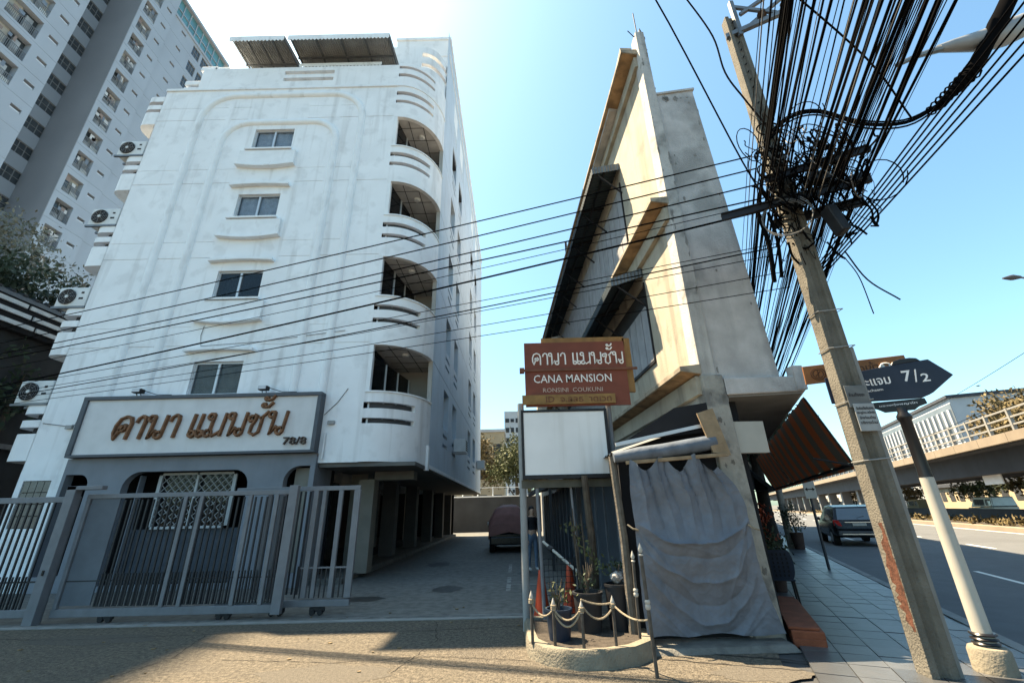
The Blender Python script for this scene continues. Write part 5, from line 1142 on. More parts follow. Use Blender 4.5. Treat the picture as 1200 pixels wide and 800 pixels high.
chains = [[((0,0,.92),(.15,.11)), ((0,0,1.08),(.13,.10)), ((0,.01,1.28),(.17,.11)), ((0,.01,1.38),(.14,.09)), ((0,0,1.45),.055), ((0,-.015,1.52),.07), ((0,-.02,1.60),(.078,.095)), ((0,-.01,1.67),(.06,.075))]]
for s_ in (-1, 1):
    chains.append([((0,0,.92),(.15,.11)), ((.09*s_,0,.84),(.085,.095)), ((.10*s_,-.03*s_,.48),(.058,.062)), ((.105*s_,.02-.04*s_,.10),(.040,.045)), ((.105*s_,.0-.04*s_,.045),(.042,.04)), ((.115*s_,-.12-.04*s_,.035),(.042,.03))])
    chains.append([((0,.01,1.38),(.14,.09)), ((.185*s_,.01,1.365),(.06,.06)), ((.225*s_,.02,1.08),.042), ((.235*s_,-.06,.84),.030), ((.235*s_,-.075,.78),(.018,.036))])
    for j in range(4): chains.append([((.235*s_,-.075,.78),(.018,.036)), ((.235*s_+.004*s_,-.105+.02*j,.73-.006*(j%3)),.0095), ((.228*s_,-.108+.02*j,.685-.008*(j%3)),.008)])
    chains.append([((.235*s_,-.075,.78),(.018,.036)), ((.226*s_,-.118,.765),.011), ((.222*s_,-.13,.725),.0085)])
t_, bd = skin_person('person', 'person in a dark top and blue jeans standing behind the signboard posts', (.46, 13.8, 0), R(35), chains, None, [skin, shirt, jeans, shoe],
    lambda c_: 3 if c_.z < .09 else (2 if c_.z < .93 and abs(c_.x) < .2 else (0 if c_.z > 1.43 or c_.z < 1.02 or (abs(c_.x) > .19 and c_.z < 1.1) else 1)))
hb = bmesh.new(); bmesh.ops.create_icosphere(hb, subdivisions=3, radius=.1)
for v in hb.verts:
    v.co.x *= .88; v.co.y *= 1.08
    if v.co.y < -.03 and v.co.z < .035: v.co *= .72
    v.co += Vector((0,.005,1.635))
me = bpy.data.meshes.new('hair'); hb.to_mesh(me); hb.free(); me.materials.append(hairm); put('hair', me, t_, smooth=True)
fc2 = MB()
for s_ in (-1, 1): fc2.lathe([(.002,-.008),(.010,-.004),(.010,.004),(.002,.008)], 6, (.032*s_,-.108,1.59)); 
fc2.build('eyes', hairm, t_, local=True)
MB().hexa([(-.012,-.105,1.55),(.012,-.105,1.55),(.012,-.09,1.55),(-.012,-.09,1.55),(-.006,-.10,1.595),(.006,-.10,1.595),(.006,-.09,1.595),(-.006,-.09,1.595)]).build('nose', skin, t_, local=True, bevel=.004)
MB().box(-.022, .022, -.101, -.09, 1.525, 1.533).build('mouth', M('lip', (.28,.12,.1), .6, .1, 20), t_, local=True)
for s_ in (-1,1): MB().lathe([(.004,-.03),(.014,-.015),(.016,.01),(.006,.03)], 6, (.082*s_,-.015,1.585)).build('ear', skin, t_, local=True, smooth=True)
# ------------------------------------------------------------------ the utility pole with arms, boxes and the tin notice plates
PS, PN = 6.24, 1.597
pc = Vector((4.065, 5.09, 0))
up_ = thing('utility_pole', 'tall weathered concrete utility pole with steel arms and a rusty red scrape low down', 'utility pole', pc)
def sq(hx, hy, z, gx, gd): return None
hs = [(0,.19,.135), (3,.18,.125), (9.75,.135,.10)]
m = MB()
prof = lambda hx, hy: [(-hx,-hy),(-hx*.42,-hy),(-hx*.30,-hy+.035),(hx*.30,-hy+.035),(hx*.42,-hy),(hx,-hy),(hx,hy),(hx*.42,hy),(hx*.3,hy-.035),(-hx*.3,hy-.035),(-hx*.42,hy),(-hx,hy)]
ax = Vector((.998,-.06,0)).normalized(); ay = Vector((.06,.998,0)).normalized()
zs = [-.1,.0,.6,1.2,2,3,4.5,6,7.5,9,9.75]; vs = []
for z in zs:
    t = max(0, z)/9.75; hx, hy = .132-.022*t, .098-.02*t
    vs += [pc+ax*x+ay*y+Vector((0,0,z)) for x, y in prof(hx, hy)]
k = 12; m.add(vs, [(i*k+j, i*k+(j+1) % k, (i+1)*k+(j+1) % k, (i+1)*k+j) for i in range(len(zs)-1) for j in range(k)]+[tuple(range(k))[::-1], tuple((len(zs)-1)*k+j for j in range(k))])
m.build('pole_shaft', pole_m, up_, bevel=.008)
rs = MB(); rnd = random.Random(4); nR = 26; vsr = []
for i in range(nR+1):
    z = .40+1.0*i/nR; hx = .132-.022*z/9.75+.0014; t = i/nR
    a_ = -.096+.012*rnd.random()+.05*abs(t-.45)**1.5; b_ = a_+(.06+.12*math.sin(math.pi*min(1, t*1.1))**.7)*rnd.uniform(.45,1.0)
    vsr += [pc-ax*hx+ay*a_+Vector((0,0,z)), pc-ax*hx+ay*min(.09, b_)+Vector((0,0,z+rnd.uniform(-.012,.012)))]
rs.add(vsr, [(2*i, 2*i+1, 2*i+3, 2*i+2) for i in range(nR)]); rs.build('red_scrape', pole_rust, up_, fix=False)
ch_ = MB(); ch_.box(-.022,.022,-.022,.022,0,3.4); co_ = ch_.build('cable_duct', M('duct_grey', (.19,.19,.18), .7, .12, 4, streak=.3), up_, local=True); co_.location = ax*.158+ay*(-.05)
hl = MB()
for i in range(16): z = 6.9+i*.18; hl.tube([pc+ax*0+ay*(-.088+.002*(z-6.9))+Vector((0,0,z)), pc+ay*(-.055)+Vector((0,0,z))], .011, 6)
hl.build('bolt_hole', dark, up_)
for z in (2.05, 2.72, 3.4, 3.9): 
    bd_ = MB().tube([pc+ax*x+ay*y+Vector((0,0,z+.02*x*4)) for x, y in ((-.138,-.105),(.185,-.105),(.185,.1),(-.138,.1),(-.138,-.105))], .007, 5)
    bd_.build('tie_wire', M('tie_wire', (.3,.3,.29), .5, .1, 9, metal=.4), up_)
def arm(n0, n1, z, dz=0, th=.09, ds=-.17):
    b = MB(); a0, a1 = st(PS+ds, n0, z), st(PS+ds, n1, z+dz); b.bar(a0, a1, .05, th); b.bar(a0+Vector((0,0,th*.5)), a1+Vector((0,0,th*.5)), .10, .012); return b
arm(.74, 2.55, 5.56, .02, .10).build('cross_arm', black_metal, up_); arm(1.4, 2.66, 6.0, .05).build('cross_arm', black_metal, up_); arm(1.4, 2.52, 5.42, .04, .12, .15).build('cross_arm', black_metal, up_)
b = MB(); b.bar(st(PS,1.5,9.30), st(PS,2.52,9.36), .07, .09); b.bar(st(PS,1.72,10.1), st(PS,1.72,9.2), .07, .07); b.bar(st(PS,1.74,9.95), st(PS,2.3,9.40), .05, .05); b.bar(st(PS,1.8,9.7), st(PS,3.1,10.2), .05, .06); b.bar(st(PS+.3,1.6,9.5), st(PS+.3,2.6,10.1), .05, .05)
b.build('top_bracket', steel_g, up_)
ins = MB().lathe([(.03,0),(.07,.02),(.035,.05),(.075,.08),(.035,.11),(.07,.14),(.03,.17)], 10).mesh('insulator', M('brown_insulator', (.05,.03,.02), .25, .2, 9))
for (n_, z) in ((2.45, 9.40), (2.1, 9.38)): put('insulator', ins, up_, loc=st(PS,n_,z)-pc, smooth=True)
for a_, b_, w_, h_ in ((st(PS-.2,1.98,5.28), st(PS-.2,2.06,4.86), .17, .12), (st(PS-.15,1.9,5.85), st(PS-.15,2.15,5.8), .12, .16), (st(PS-.2,2.3,5.6), st(PS-.2,2.5,5.62), .1, .13)):
    MB().bar(a_, b_, w_, h_, (1,0,0) if abs(a_.z-b_.z) > .2 else (0,0,1)).build('splice_box', black_metal, up_, bevel=.02)
pt = thing('notice_plate', 'pair of grey tin plates with rows of worn Thai print wired to the utility pole', 'plate', pc+Vector((0,0,2.7)))
pp0 = pc-ay*.115
def plate(u0, u1, z0, z1, d):
    b = MB(); tl = .012; b.hexa([pp0+ax*u0-ay*(d+.01)+Vector((0,0,z0)), pp0+ax*u1-ay*(d+.01)+Vector((0,0,z0)), pp0+ax*u1-ay*d+Vector((0,0,z0)), pp0+ax*u0-ay*d+Vector((0,0,z0)), pp0+ax*u0-ay*(d+.01)+Vector((0,0,z1)), pp0+ax*u1-ay*(d+.01)+Vector((0,0,z1)), pp0+ax*u1-ay*d+Vector((0,0,z1)), pp0+ax*u0-ay*d+Vector((0,0,z1))]); return b
plate(-.115,.125,2.64,2.90,0).build('plate', plate_grey, pt, bevel=.004)
plate(-.085,.145,2.36,2.68,.014).build('plate', M('pale_tin_plate', (.27,.28,.28), .6, .15, 6, streak=.5, scol=(.08,.08,.08)), pt, bevel=.004)
blackink = M('black_ink', (.02,.02,.025), .7, .1, 9)
for i, tx in enumerate(('รับติดตั้งกันสาด', 'ประตูม้วน เหล็กดัด', 'ช่างซ่อมบ้าน', 'บริการด่วน')):
    p = pp0+ax*.03-ay*.0265+Vector((0,0,2.625-i*.055)); me_ = fit_text('print', tx, blackink, pt, p.x, p.y, p.z, [.19,.20,.17,.18][i], .038, .001, .012, rot=(math.pi/2,0,math.atan2(ax.y,ax.x)))
p = pp0+ax*.0-ay*.0125+Vector((0,0,2.79)); fit_text('print', 'ห้ามทิ้งขยะ', blackink, pt, p.x, p.y, p.z, .18, .045, .001, .012, rot=(math.pi/2,0,math.atan2(ax.y,ax.x)))

# ------------------------------------------------------------------ cables
def smooth_path(P, n=6):
    P = [Vector(p) for p in P]
    if len(P) < 3: return P
    Q = [P[0]*2-P[1]]+P+[P[-1]*2-P[-2]]; out = []
    for i in range(1, len(Q)-2):
        for k in range(n):
            t = k/n; a, b, c_, d = Q[i-1], Q[i], Q[i+1], Q[i+2]
            out.append(.5*((2*b)+(c_-a)*t+(2*a-5*b+4*c_-d)*t*t+(3*b-a-3*c_+d)*t**3))
    return out+[P[-1]]
rc = random.Random(42)
def cable(pts, r, group, label, name='cable', mat=None, n=5): 
    o = MB().tube(pts, r, n).build(name, mat or cable_m, None, smooth=False, fix=False); return tag(o, label, 'cable', group)
GA = 'cables crossing from the pole to the far left'
for i, (zr, nr, zl, r_, nm) in enumerate(((6.59,0,6.42,.011,'topmost'), (6.34,0,6.03,.011,'second from the top'), (6.05,0,5.77,.011,'third from the top'), (5.79,0,5.52,.012,'fourth from the top'), (5.28+.30,0,4.80,.016,'thick fifth from the top'), (5.70,0,5.35,.006,'thin'), (5.0,0,4.75,.006,'thin'), (4.83,0,4.62,.006,'thin'), (4.55,0,4.52,.006,'thin'), (4.31,0,4.30,.006,'thin'), (4.95,0,4.50,.010,'doubled'))):
    a = Vector((3.75, 5.1, zr)); b_ = Vector((-13.0, 10.0, zl)); e = b_+(b_-a)*.55
    lab = {'thin': 'thin cable among the lower wires crossing in front of the mansion', 'doubled': 'doubled lower cable crossing in front of the mansion between the thin wires'}.get(nm, nm+' of the dark cables crossing in front of the mansion')
    cable(sag(a, e, .16+.05*(i % 3), 20), r_, GA, lab)
GB = 'overhead cables running along the street'
def street_cable(x0ratio, n0, r_, s0=-14, s1=34, drop=.5, wob=0):
    z = CAM_H+n0/x0ratio; A = st(PS, n0, z)
    pts = []
    for i in range(15): t = i/14; q = PS+(s0-PS)*t; pts.append(st(q, n0+wob*t, z-drop*4*t*(1-t)*.4))
    pts = pts[::-1]
    for i in range(1, 15): t = i/14; q = PS+(s1-PS)*t; pts.append(st(q, n0-.0*t, z-drop*4*t*(1-t)))
    return pts
lab_sc = 'black cable in the dense bundle running overhead along the street'
for i in range(84):
    ra = rc.choice([.285,.30,.335,.35,.36,.41,.44,.455,.47,.50,.525,.545,.58,.62])+rc.gauss(0,.013)
    zt = rc.choice([5.5,5.6,5.75,6.05,6.1,6.3,6.6,7.0,7.4,7.9]) if ra < .42 else rc.choice([5.48,5.5,5.6,6.05,6.1,6.2])
    n0 = ra*(zt-CAM_H)
    if n0 < 1.25: zt = CAM_H+1.3/ra; n0 = 1.3
    r_ = rc.choice([.004,.004,.005,.005,.006,.007,.010,.014]) if i % 9 else .017
    cable(street_cable(ra, n0, r_, drop=rc.uniform(.15,.9), wob=rc.uniform(-.5,.5)), r_, GB, lab_sc, mat=cable_g if i % 7 == 3 and r_ < .008 else cable_m)
for i in range(6):
    a = Vector((4.3+.02*i, 5.25+.03*i, 4.50+.05*i)); d = Vector((.26+.012*i, -2.72, .74+.07*i)); cable([a-d*.02, a+d*.6, a+d*1.3, a+d*3], .010, 'steep cables rising right from the pole', 'black cable in the sparse set rising steeply to the right from the pole')
# slack drop cables hanging beside the pole, loose ends, and the tie-over cables at the top left
for (pts, r_, l) in (([(3.2,5.0,10.6),(3.35,5.0,10.2),(3.62,5.0,9.2),(3.65,5.0,8.3),(3.83,5.0,7.7),(4.0,4.9,6.9)], .014, 'single drop cable hanging in a curve from the pole top to its left side'),
                  ([st(PS-.1,1.22,5.5), st(PS-.1,1.24,5.0), st(PS,1.2,4.45)], .03, 'thick vertical cable hanging beside the pole under the lower arm'),
                  ([st(PS-.1,1.34,5.5), st(PS-.1,1.35,5.0), st(PS,1.30,4.5)], .022, 'second thick vertical cable hanging beside the pole under the lower arm'),
                  ([st(PS-.2,2.0,4.6), st(PS-.2,2.12,4.15), st(PS-.2,2.35,3.82)], .009, 'loose cable end curling out to the right of the pole'),
                  ([st(PS-.2,1.98,4.5), st(PS-.2,2.05,4.2), st(PS-.2,2.06,3.7)], .006, 'short thin loose cable end hanging right of the pole'),
                  ([(1.4,3.55,9.6),(2.22,4.0,8.51),(3.52,5.0,6.38),(3.80,5.0,5.4)], .012, 'single cable coming steeply down to the pole across the grey end wall'),
                  ([(3.0,3.6,9.4),(3.9,3.9,8.9),(5.6,4.6,8.0),(6.6,5.2,7.4)], .014, 'diagonal cable crossing above the pole top down to the right')):
    cable(pts, r_, None, l) if False else tag(MB().tube(smooth_path(pts), r_, 6).build('cable', cable_m), l, 'cable')
# the heavy lashed bundle with its splice tube and the sagging strands
bp = [st(PS,5.4,8.9), st(PS,4.77,7.95), st(PS,4.1,7.0), st(PS,3.62,6.55), st(PS,3.3,6.42)]
tb = thing('cable_bundle', 'very thick black lashed cable bundle curving down from the upper right', 'cable', bp[0])
shp = smooth_path([st(PS,6.4,10.5)]+bp[:4], 6); MB().tube(shp, [.14-.085*(k_/(len(shp)-1))**1.3+.008*math.sin(k_*1.9) for k_ in range(len(shp))], 10).build('sheath', cable_m, tb, smooth=True)
b = MB()
for k in range(7):
    o = Vector((0,0,rc.uniform(-.07,.07))); pts = smooth_path([bp[3]+o*.5, st(PS,3.2,6.42)+o, st(PS,2.75,6.62)+o*1.3, st(PS,2.35,7.05)+o, st(PS,2.0,7.12)+o, st(PS,1.66,6.9)+o], 5)
    b.tube(pts, .012, 5)
b.build('strand', cable_m, tb)
b = MB(); q0, q1 = st(PS,4.05,6.92), st(PS,3.5,6.5)
for k in range(9): c_ = q0.lerp(q1, k/8); d = (q1-q0).normalized(); u_ = d.orthogonal().normalized(); v_ = d.cross(u_); b.tube([c_+u_*(.105-.0055*k)*math.cos(t*.785)+v_*(.105-.0055*k)*math.sin(t*.785) for t in range(9)], .012, 5)
b.build('lashing', cable_m, tb)
# coils and tangle round the pole
for i in range(30):
    c_ = st(PS-.26+rc.uniform(-.12,.1), 1.66+(rc.uniform(-.36,.1) if i % 2 else rc.uniform(-.1,.9)), 6.1+rc.uniform(-.9,.95)); rad = rc.uniform(.10,.30)
    e1 = Vector((rc.uniform(.4,1), rc.uniform(-.6,.6), rc.uniform(-.4,.4))).normalized(); e2 = Vector((rc.uniform(-.3,.3), rc.uniform(-.4,.4), 1)); e2 = (e2-e1*e2.dot(e1)).normalized()
    b = MB()
    for q in range(rc.choice([1,1,2])): b.tube([c_+e1*rad*(1+.05*q)*math.cos(t*.35)+e2*rad*1.25*math.sin(t*.35+.1*q)+Vector((.01*q,-.012*t*.3,0)) for t in range(20)], .0075, 5)
    tag(b.build('cable_coil', cable_m if i % 5 else cable_g), 'loose coil of thin cable hung on the utility pole in the tangle', 'cable coil', 'cable coils round the utility pole')
b = MB()
for i in range(230):
    a = st(PS+rc.uniform(-.28,.1), 1.45+rc.random()**1.4*1.05, rc.choice([rc.uniform(4.7,6.9), rc.gauss(5.85,.28)])); d = Vector((max(-.25,min(.28,rc.gauss(.05,.16))), rc.gauss(0,.12), max(-.5,min(.5,rc.gauss(-.05,.28)))))
    q_ = [a, a+d*.5+Vector((rc.gauss(0,.09), rc.gauss(0,.06), rc.gauss(0,.09))), a+d, a+d*1.2+Vector((rc.gauss(0,.06),0,rc.gauss(0,.06)))]
    b.tube(smooth_path(q_, 4), rc.choice([.004,.006,.008,.014]), 4)
o = b.build('wire_tangle', cable_m, kind='stuff'); tag(o, 'tangled black wires knotted round the arms of the utility pole', 'wires')
# far cables at the right edge
for k, (z0, z1) in enumerate(((6.8,9.6), (5.6,7.9))): tag(MB().tube(sag(Vector((25.5-2.4*k,28.0-1.2*k,[6.4,4.6][k])), Vector(((17.2,13.0,6.35),(17.0,12.2,5.3))[k]), .1), .010, 5).build('cable', cable_m), ['upper', 'lower'][k]+' thin cable rising at the right edge beyond the navy street sign', 'cable', 'thin cables beyond the street sign')

# ------------------------------------------------------------------ street lamps
lp = thing('street_lamp', 'street lamp head on a curved arm reaching in from the upper right', 'street lamp', st(PS,5.0,8.0))
a0, a1, a2 = Vector((6.57,4.0,7.47)), Vector((5.9,4.0,7.32)), Vector((5.23,4.0,7.02))
hd = MB(); hd.tube([Vector((7.9,4.1,7.98)), Vector((7.4,4.05,7.86)), a0+Vector((.3,0,.1)), a0, a1+Vector((.2,0,.05)), a1], [.13,.16,.17,.14,.08,.05], 10); hd.build('lamp_head', M('lamp_grey', (.24,.25,.26), .5, .1, 5), lp, smooth=True)
MB().tube([a1+Vector((.05,0,.0)), a1.lerp(a2,.5)+Vector((0,0,.02)), a2], [.045,.035,.03], 8).build('arm', steel_g, lp, smooth=True)
l2 = thing('street_lamp', 'small far street lamp head at the right edge of the sky', 'street lamp', st(32,16,0))
lc = Vector((26.4,20.3,12.6)); pb = Vector((30.6,20.6,0))
MB().tube([lc+Vector((.0,0,0)), lc+Vector((.5,0,.04)), lc+Vector((.95,0,.05))], [.05,.16,.08], 8).build('lamp_head', M('lamp_dark', (.06,.06,.065), .5, .1, 5), l2, smooth=True)
MB().tube([lc+Vector((.9,0,.05)), lc+Vector((3.0,.1,-.3)), Vector((30.5,20.6,11.4)), Vector((30.6,20.6,0))], [.05,.06,.08,.12], 8).build('lamp_post', steel_g, l2, smooth=True)

# ------------------------------------------------------------------ the navy street sign
ss = thing('street_name_sign', 'navy arrow-shaped street name sign with Thai lettering and 7/2 on a white post', 'sign', (4.70,5.16,0))
MB().lathe([(.17,-.02),(.165,.2),(.15,.23),(.10,.24)], 20).build('concrete_base', M('sign_base_concrete', (.2,.18,.14), .9, .12, 6, .5, 40, streak=.3), ss, local=True, smooth=True)
b = MB()
for z in (.25,.29,.33): b.lathe([(.10,z),(.112,z+.012),(.10,z+.026)], 18)
b.build('base_ring', blackpaint, ss, local=True, smooth=True)
MB().lathe([(.082,.2),(.076,.4),(.066,1.85),(.066,1.86)], 18).build('post', whitepaint, ss, local=True, smooth=True)
MB().lathe([(.068,1.855),(.062,1.9),(.058,2.5),(.075,2.53),(.075,2.56),(.05,2.60),(.05,2.66)], 18).build('upper_post', blackpaint, ss, local=True, smooth=True)
an = R(-30); dU = Vector((math.cos(an), math.sin(an), 0)); dN = Vector((math.sin(an), -math.cos(an), 0))
mS = lambda u, v, w_: tuple(dU*u+dN*w_+Vector((0,0,v)))
MB().prism([(-.66,2.80),(-.12,2.765),(.22,2.75),(.30,2.78),(.34,2.80),(.565,2.975),(.40,3.20),(.0,3.185),(-.66,3.14)], mS, -.02, .02).build('arrow_board', navy, ss, local=True, bevel=.006)
MB().prism([(-.29,2.755),(.24,2.745),(.25,2.68),(.17,2.655),(.12,2.62),(-.16,2.62),(-.22,2.665),(-.29,2.70)], mS, -.015, .015).build('lower_plate', blackpaint, ss, local=True, bevel=.005)
MB().prism([(.05,3.185),(.08,3.235),(.14,3.25),(.24,3.25),(.30,3.235),(.33,3.195)], mS, -.02, .022).build('finial', blackpaint, ss, local=True, bevel=.008)
ltm = M('sign_white_print', (.62,.64,.66), .5, .05, 9)
def s_text(body, u, v, wd_, h_, bold=.01): 
    p = dU*u+dN*.0215+Vector((0,0,v)); o = fit_text('lettering', body, ltm, ss, p.x, p.y, p.z, wd_, h_, .0008, bold, rot=(math.pi/2,0,an), local=True); return o
s_text('ประแจม', -.20, 3.02, .38, .115, .012); s_text('Prachaem', -.21, 2.905, .20, .032, .006); s_text('7', .155, 3.03, .085, .135, .016); s_text('/', .235, 3.02, .045, .155, .01); s_text('2', .315, 2.985, .075, .10, .014)
p = dU*(-.02)+dN*.0165+Vector((0,0,2.70)); fit_text('lettering', 'แขวงทุ่งพญาไท', ltm, ss, p.x, p.y, p.z, .36, .035, .0008, .012, rot=(math.pi/2,0,an), local=True)
bs = thing('brown_direction_board', 'brown board with a round emblem fixed behind the utility pole and the navy sign', 'sign', (4.3,5.6,3.1))
a2_ = R(-22); dU2 = Vector((math.cos(a2_), math.sin(a2_), 0)); dN2 = Vector((math.sin(a2_), -math.cos(a2_), 0))
mB2 = lambda u, v, w_: tuple(dU2*u+dN2*w_+Vector((0,0,v-3.1)))
bbrown = M('brown_sign_board', (.245,.10,.035), .6, .15, 5, streak=.4, scol=(.12,.05,.02)); bdark = M('dark_brown_print', (.075,.028,.012), .6, .1, 9)
MB().prism([(-.30,3.12),(.86,3.14),(.85,3.37),(-.29,3.375)], mB2, -.015, .015).build('board', bbrown, bs, local=True, bevel=.004)
b = MB(); cE = (-.13,3.25)
for q in (.085,.06): b.tube([mB2(cE[0]+q*math.cos(t*.39), cE[1]+q*math.sin(t*.39), .017) for t in range(17)], .006, 5)
b.bar(mB2(-.16,3.22,.017), mB2(-.10,3.28,.017), .012, .006, dN2); b.bar(mB2(-.13,3.20,.017), mB2(-.13,3.30,.017), .01, .006, dN2); b.build('emblem', bdark, bs, local=True)
p = dU2*.38+dN2*.017+Vector((0,0,.165)); fit_text('lettering', 'ทางเข้า', bdark, bs, p.x, p.y, p.z, .34, .14, .001, .006, rot=(math.pi/2,0,a2_), local=True)
b = MB(); b.tube([mB2(.55+.03*t, 3.235+.045*math.sin(t*1.6), .02) for t in range(8)], .012, 6); b.tube([mB2(.62+.05*math.cos(t*.6), 3.26+.03*math.sin(t*.6), .02) for t in range(11)], .010, 6); b.build('white_scroll', letter_w, bs, local=True)
b = MB(); b.bar(mB2(-.1,3.25,-.03), mB2(.0,3.25,-.03), .04, .2); b.tube([mB2(.0,3.05,-.04), mB2(.0,3.4,-.04)], .02, 8); b.tube([mB2(0.0,.0+0,-.04), mB2(.0,3.1,-.04)], .03, 8); b.build('mount', steel_g, bs, local=True)

# ------------------------------------------------------------------ things on the pavement
rbk = thing('red_step_block', 'two brick-red painted concrete step blocks on the pavement against the shophouse pillar', 'step', st(7.9,.7,0))
def sblock(s0, s1, n0, n1, z0, z1): return MB().hexa([st(a, b_, z) for z in (z0, z1) for a, b_ in ((s0,n0),(s0,n1),(s1,n1),(s1,n0))])
sblock(7.02,9.2,.52,.87,0.0,.17).build('block', brick_red, rbk, bevel=.012); sblock(7.06,9.2,.50,.83,.172,.20).build('tread', brick_red, rbk, bevel=.008); sblock(6.99,7.018,.53,.86,.0,.09).build('riser', brick_red, rbk, bevel=.004)
chp = st(9.55,.72,0); ch = thing('plastic_chair', 'dark blue chair with a rounded perforated back on the pavement by the pillar', 'chair', chp, rz_st)
def cback(u, v): x = (u-.5)*.46*(1-.25*abs(2*v-1)**3); return (x, -.20-.06*v+.25*(x**2), .42+.46*v)
bk_ = MB(); n_ = 14
bk_.grid(n_, 14, cback); bk_.grid(n_, 14, lambda u, v: tuple(Vector(cback(u,v))+Vector((0,.02,0)))); bk_.build('backrest', blue_plastic, ch, local=True, smooth=True, fix=False)
hole = MB()
for i in range(5):
    for j in range(6): q = Vector(cback(.2+.15*i, .15+.14*j)); hole.box(q.x-.012, q.x+.012, q.y-.008, q.y-.002, q.z-.02, q.z+.02)
hole.build('perforation', dark, ch, local=True, kind='stuff')
MB().box(-.21, .21, -.2, .2, .40, .43).build('seat', blue_plastic, ch, local=True, bevel=.012)
for sx in (-.18,.18):
    for sy in (-.17,.17): MB().tube([(sx,sy,.41),(sx*1.12,sy*1.12,.02)], [.018,.014], 8).build('leg', blackpaint, ch, local=True)
sp_ = thing('parking_sign', 'small white sign with a black double arrow on a dark post at the kerb', 'sign', st(14.66,2.26,0))
MB().tube([(0,0,.0),(.0,0,2.24)], .035, 8).build('post', M('dark_post_paint', (.03,.035,.045), .5, .1, 6), sp_, local=True)
MB().box(-.16, .16, -.06, -.045, 1.74, 2.20).build('plate', whitepaint, sp_, local=True, bevel=.004)
b = MB(); b.box(-.11, .11, -.068, -.061, 1.96, 1.985)
for sx in (-1,1): b.prism([(sx*.13,1.9725),(sx*.07,2.02),(sx*.07,1.925)], lambda u, v, w_: (u, w_, v), -.068, -.061)
b.build('arrow', blackpaint, sp_, local=True)
def potplant(name, label, loc, h_, lm, seed, r=.16, cat='potted plant', group=None):
    t = thing(name, label, cat, loc, group=group); rnd = random.Random(seed)
    MB().lathe([(r*.75,0),(r,h_*.35),(r*1.05,h_*.36),(r*.9,h_*.36),(r*.9,h_*.32)], 14).build('pot', M('dark_clay_pot', (.05,.03,.025), .8, .2, 8), t, local=True, smooth=True)
    b = MB()
    for _ in range(6): a = rnd.random()*6.28; b.tube([(0,0,h_*.3),(.1*math.cos(a),.1*math.sin(a),h_*.7),(.2*math.cos(a),.2*math.sin(a),h_)], [.012,.008,.004], 5)
    b.build('stem', bark, t, local=True)
    lf = MB(); leaf_cloud(lf, [((0,0,h_*.72),(r*1.6,r*1.6,h_*.4))], 420, .05, rnd); lf.build('foliage', lm, t, local=True, fix=False); return t
potplant('potted_plant', 'dark potted plant behind the blue chair, close to the shopfront', st(10.9,.78,.02), .95, leaf_dark, 51)
potplant('potted_plant', 'small potted plant with reddish flowers beside the shopfront pillar', st(12.2,.7,.02), 1.5, M('red_leaf', (.22,.045,.02), .7, .4, 3), 52)
potplant('potted_plant', 'bushy potted shrub beside the pale street tree trunk', st(20.8,2.45,.02), 1.6, leaf_dark, 53, .22)
def street_tree(label, s_, n_, r_, bm_, seed, lean=0):
    b = st(s_, n_, 0); t = thing('street_tree', label, 'tree', b, group='trees along the pavement'); rnd = random.Random(seed)
    m = MB(); top = b+Vector((lean,0,4.2)); m.tube([b+Vector((0,0,-.05)), b+Vector((lean*.2,.05,1.2)), b+Vector((lean*.7,0,2.6)), top], [r_*1.25,r_,r_*.9,r_*.6], 9)
    for k in range(5): e = top+Vector((rnd.uniform(-1.4,1.4), rnd.uniform(-1.4,1.4), rnd.uniform(.2,1.2))); m.tube([b.lerp(top,.8), b.lerp(top,.8).lerp(e,.5)+Vector((0,0,.15)), e], [r_*.4,r_*.3,.02], 5)
    m.build('trunk', bm_, t, smooth=True); lf = MB(); leaf_cloud(lf, [(top+Vector((0,0,.5)),(1.5,1.5,.9)), (top+Vector((.7,.9,.2)),(1,1,.7))], 1800, .11, rnd); lf.build('crown', leaf_dark, t, fix=False)
street_tree('thick dark-trunked street tree standing on the pavement nearest the shops', 22.2, 1.72, .26, M('dark_bark', (.02,.018,.016), .95, .3, 10), 61)
street_tree('pale slim-trunked street tree at the kerb beside the dark one', 21.2, 2.25, .13, bark_pale, 62)
for i, s_ in enumerate((29, 36, 44, 53)): street_tree(['first', 'second', 'third', 'farthest'][i]+' of the distant street trees in a line beyond the dark trunk', s_, 2.1, .18, bark if i % 2 else bark_pale, 70+i)
# shop row farther along the street, with shutters and signs deep in shade
for i in range(5):
    s0 = 27+i*6.2; t = thing('shop_unit', ['nearest','second','third','fourth','last'][i]+' of the shaded shop units along the pavement beyond the trees', 'shop', st(s0,.2,0), group='shops along the pavement')
    sblock(s0,s0+6,-6,.25,0,7.5+.8*(i % 2)).build('wall', M('shop_wall_%d' % i, [(.30,.28,.25),(.2,.22,.24),(.33,.3,.22),(.24,.2,.18),(.3,.3,.3)][i], .9, .12, 1), t)
    sblock(s0+.4,s0+5.6,.255,.30,.1,2.6).build('shutter', dark2, t); sblock(s0+.2,s0+5.8,.26,.42,2.7,3.4).build('shop_sign', [orange_sign, whitepaint, navy, ochre_sign, whitepaint][i], t); sblock(s0,s0+6,.3,1.4,3.45,3.52).build('canopy', corr_dark, t)
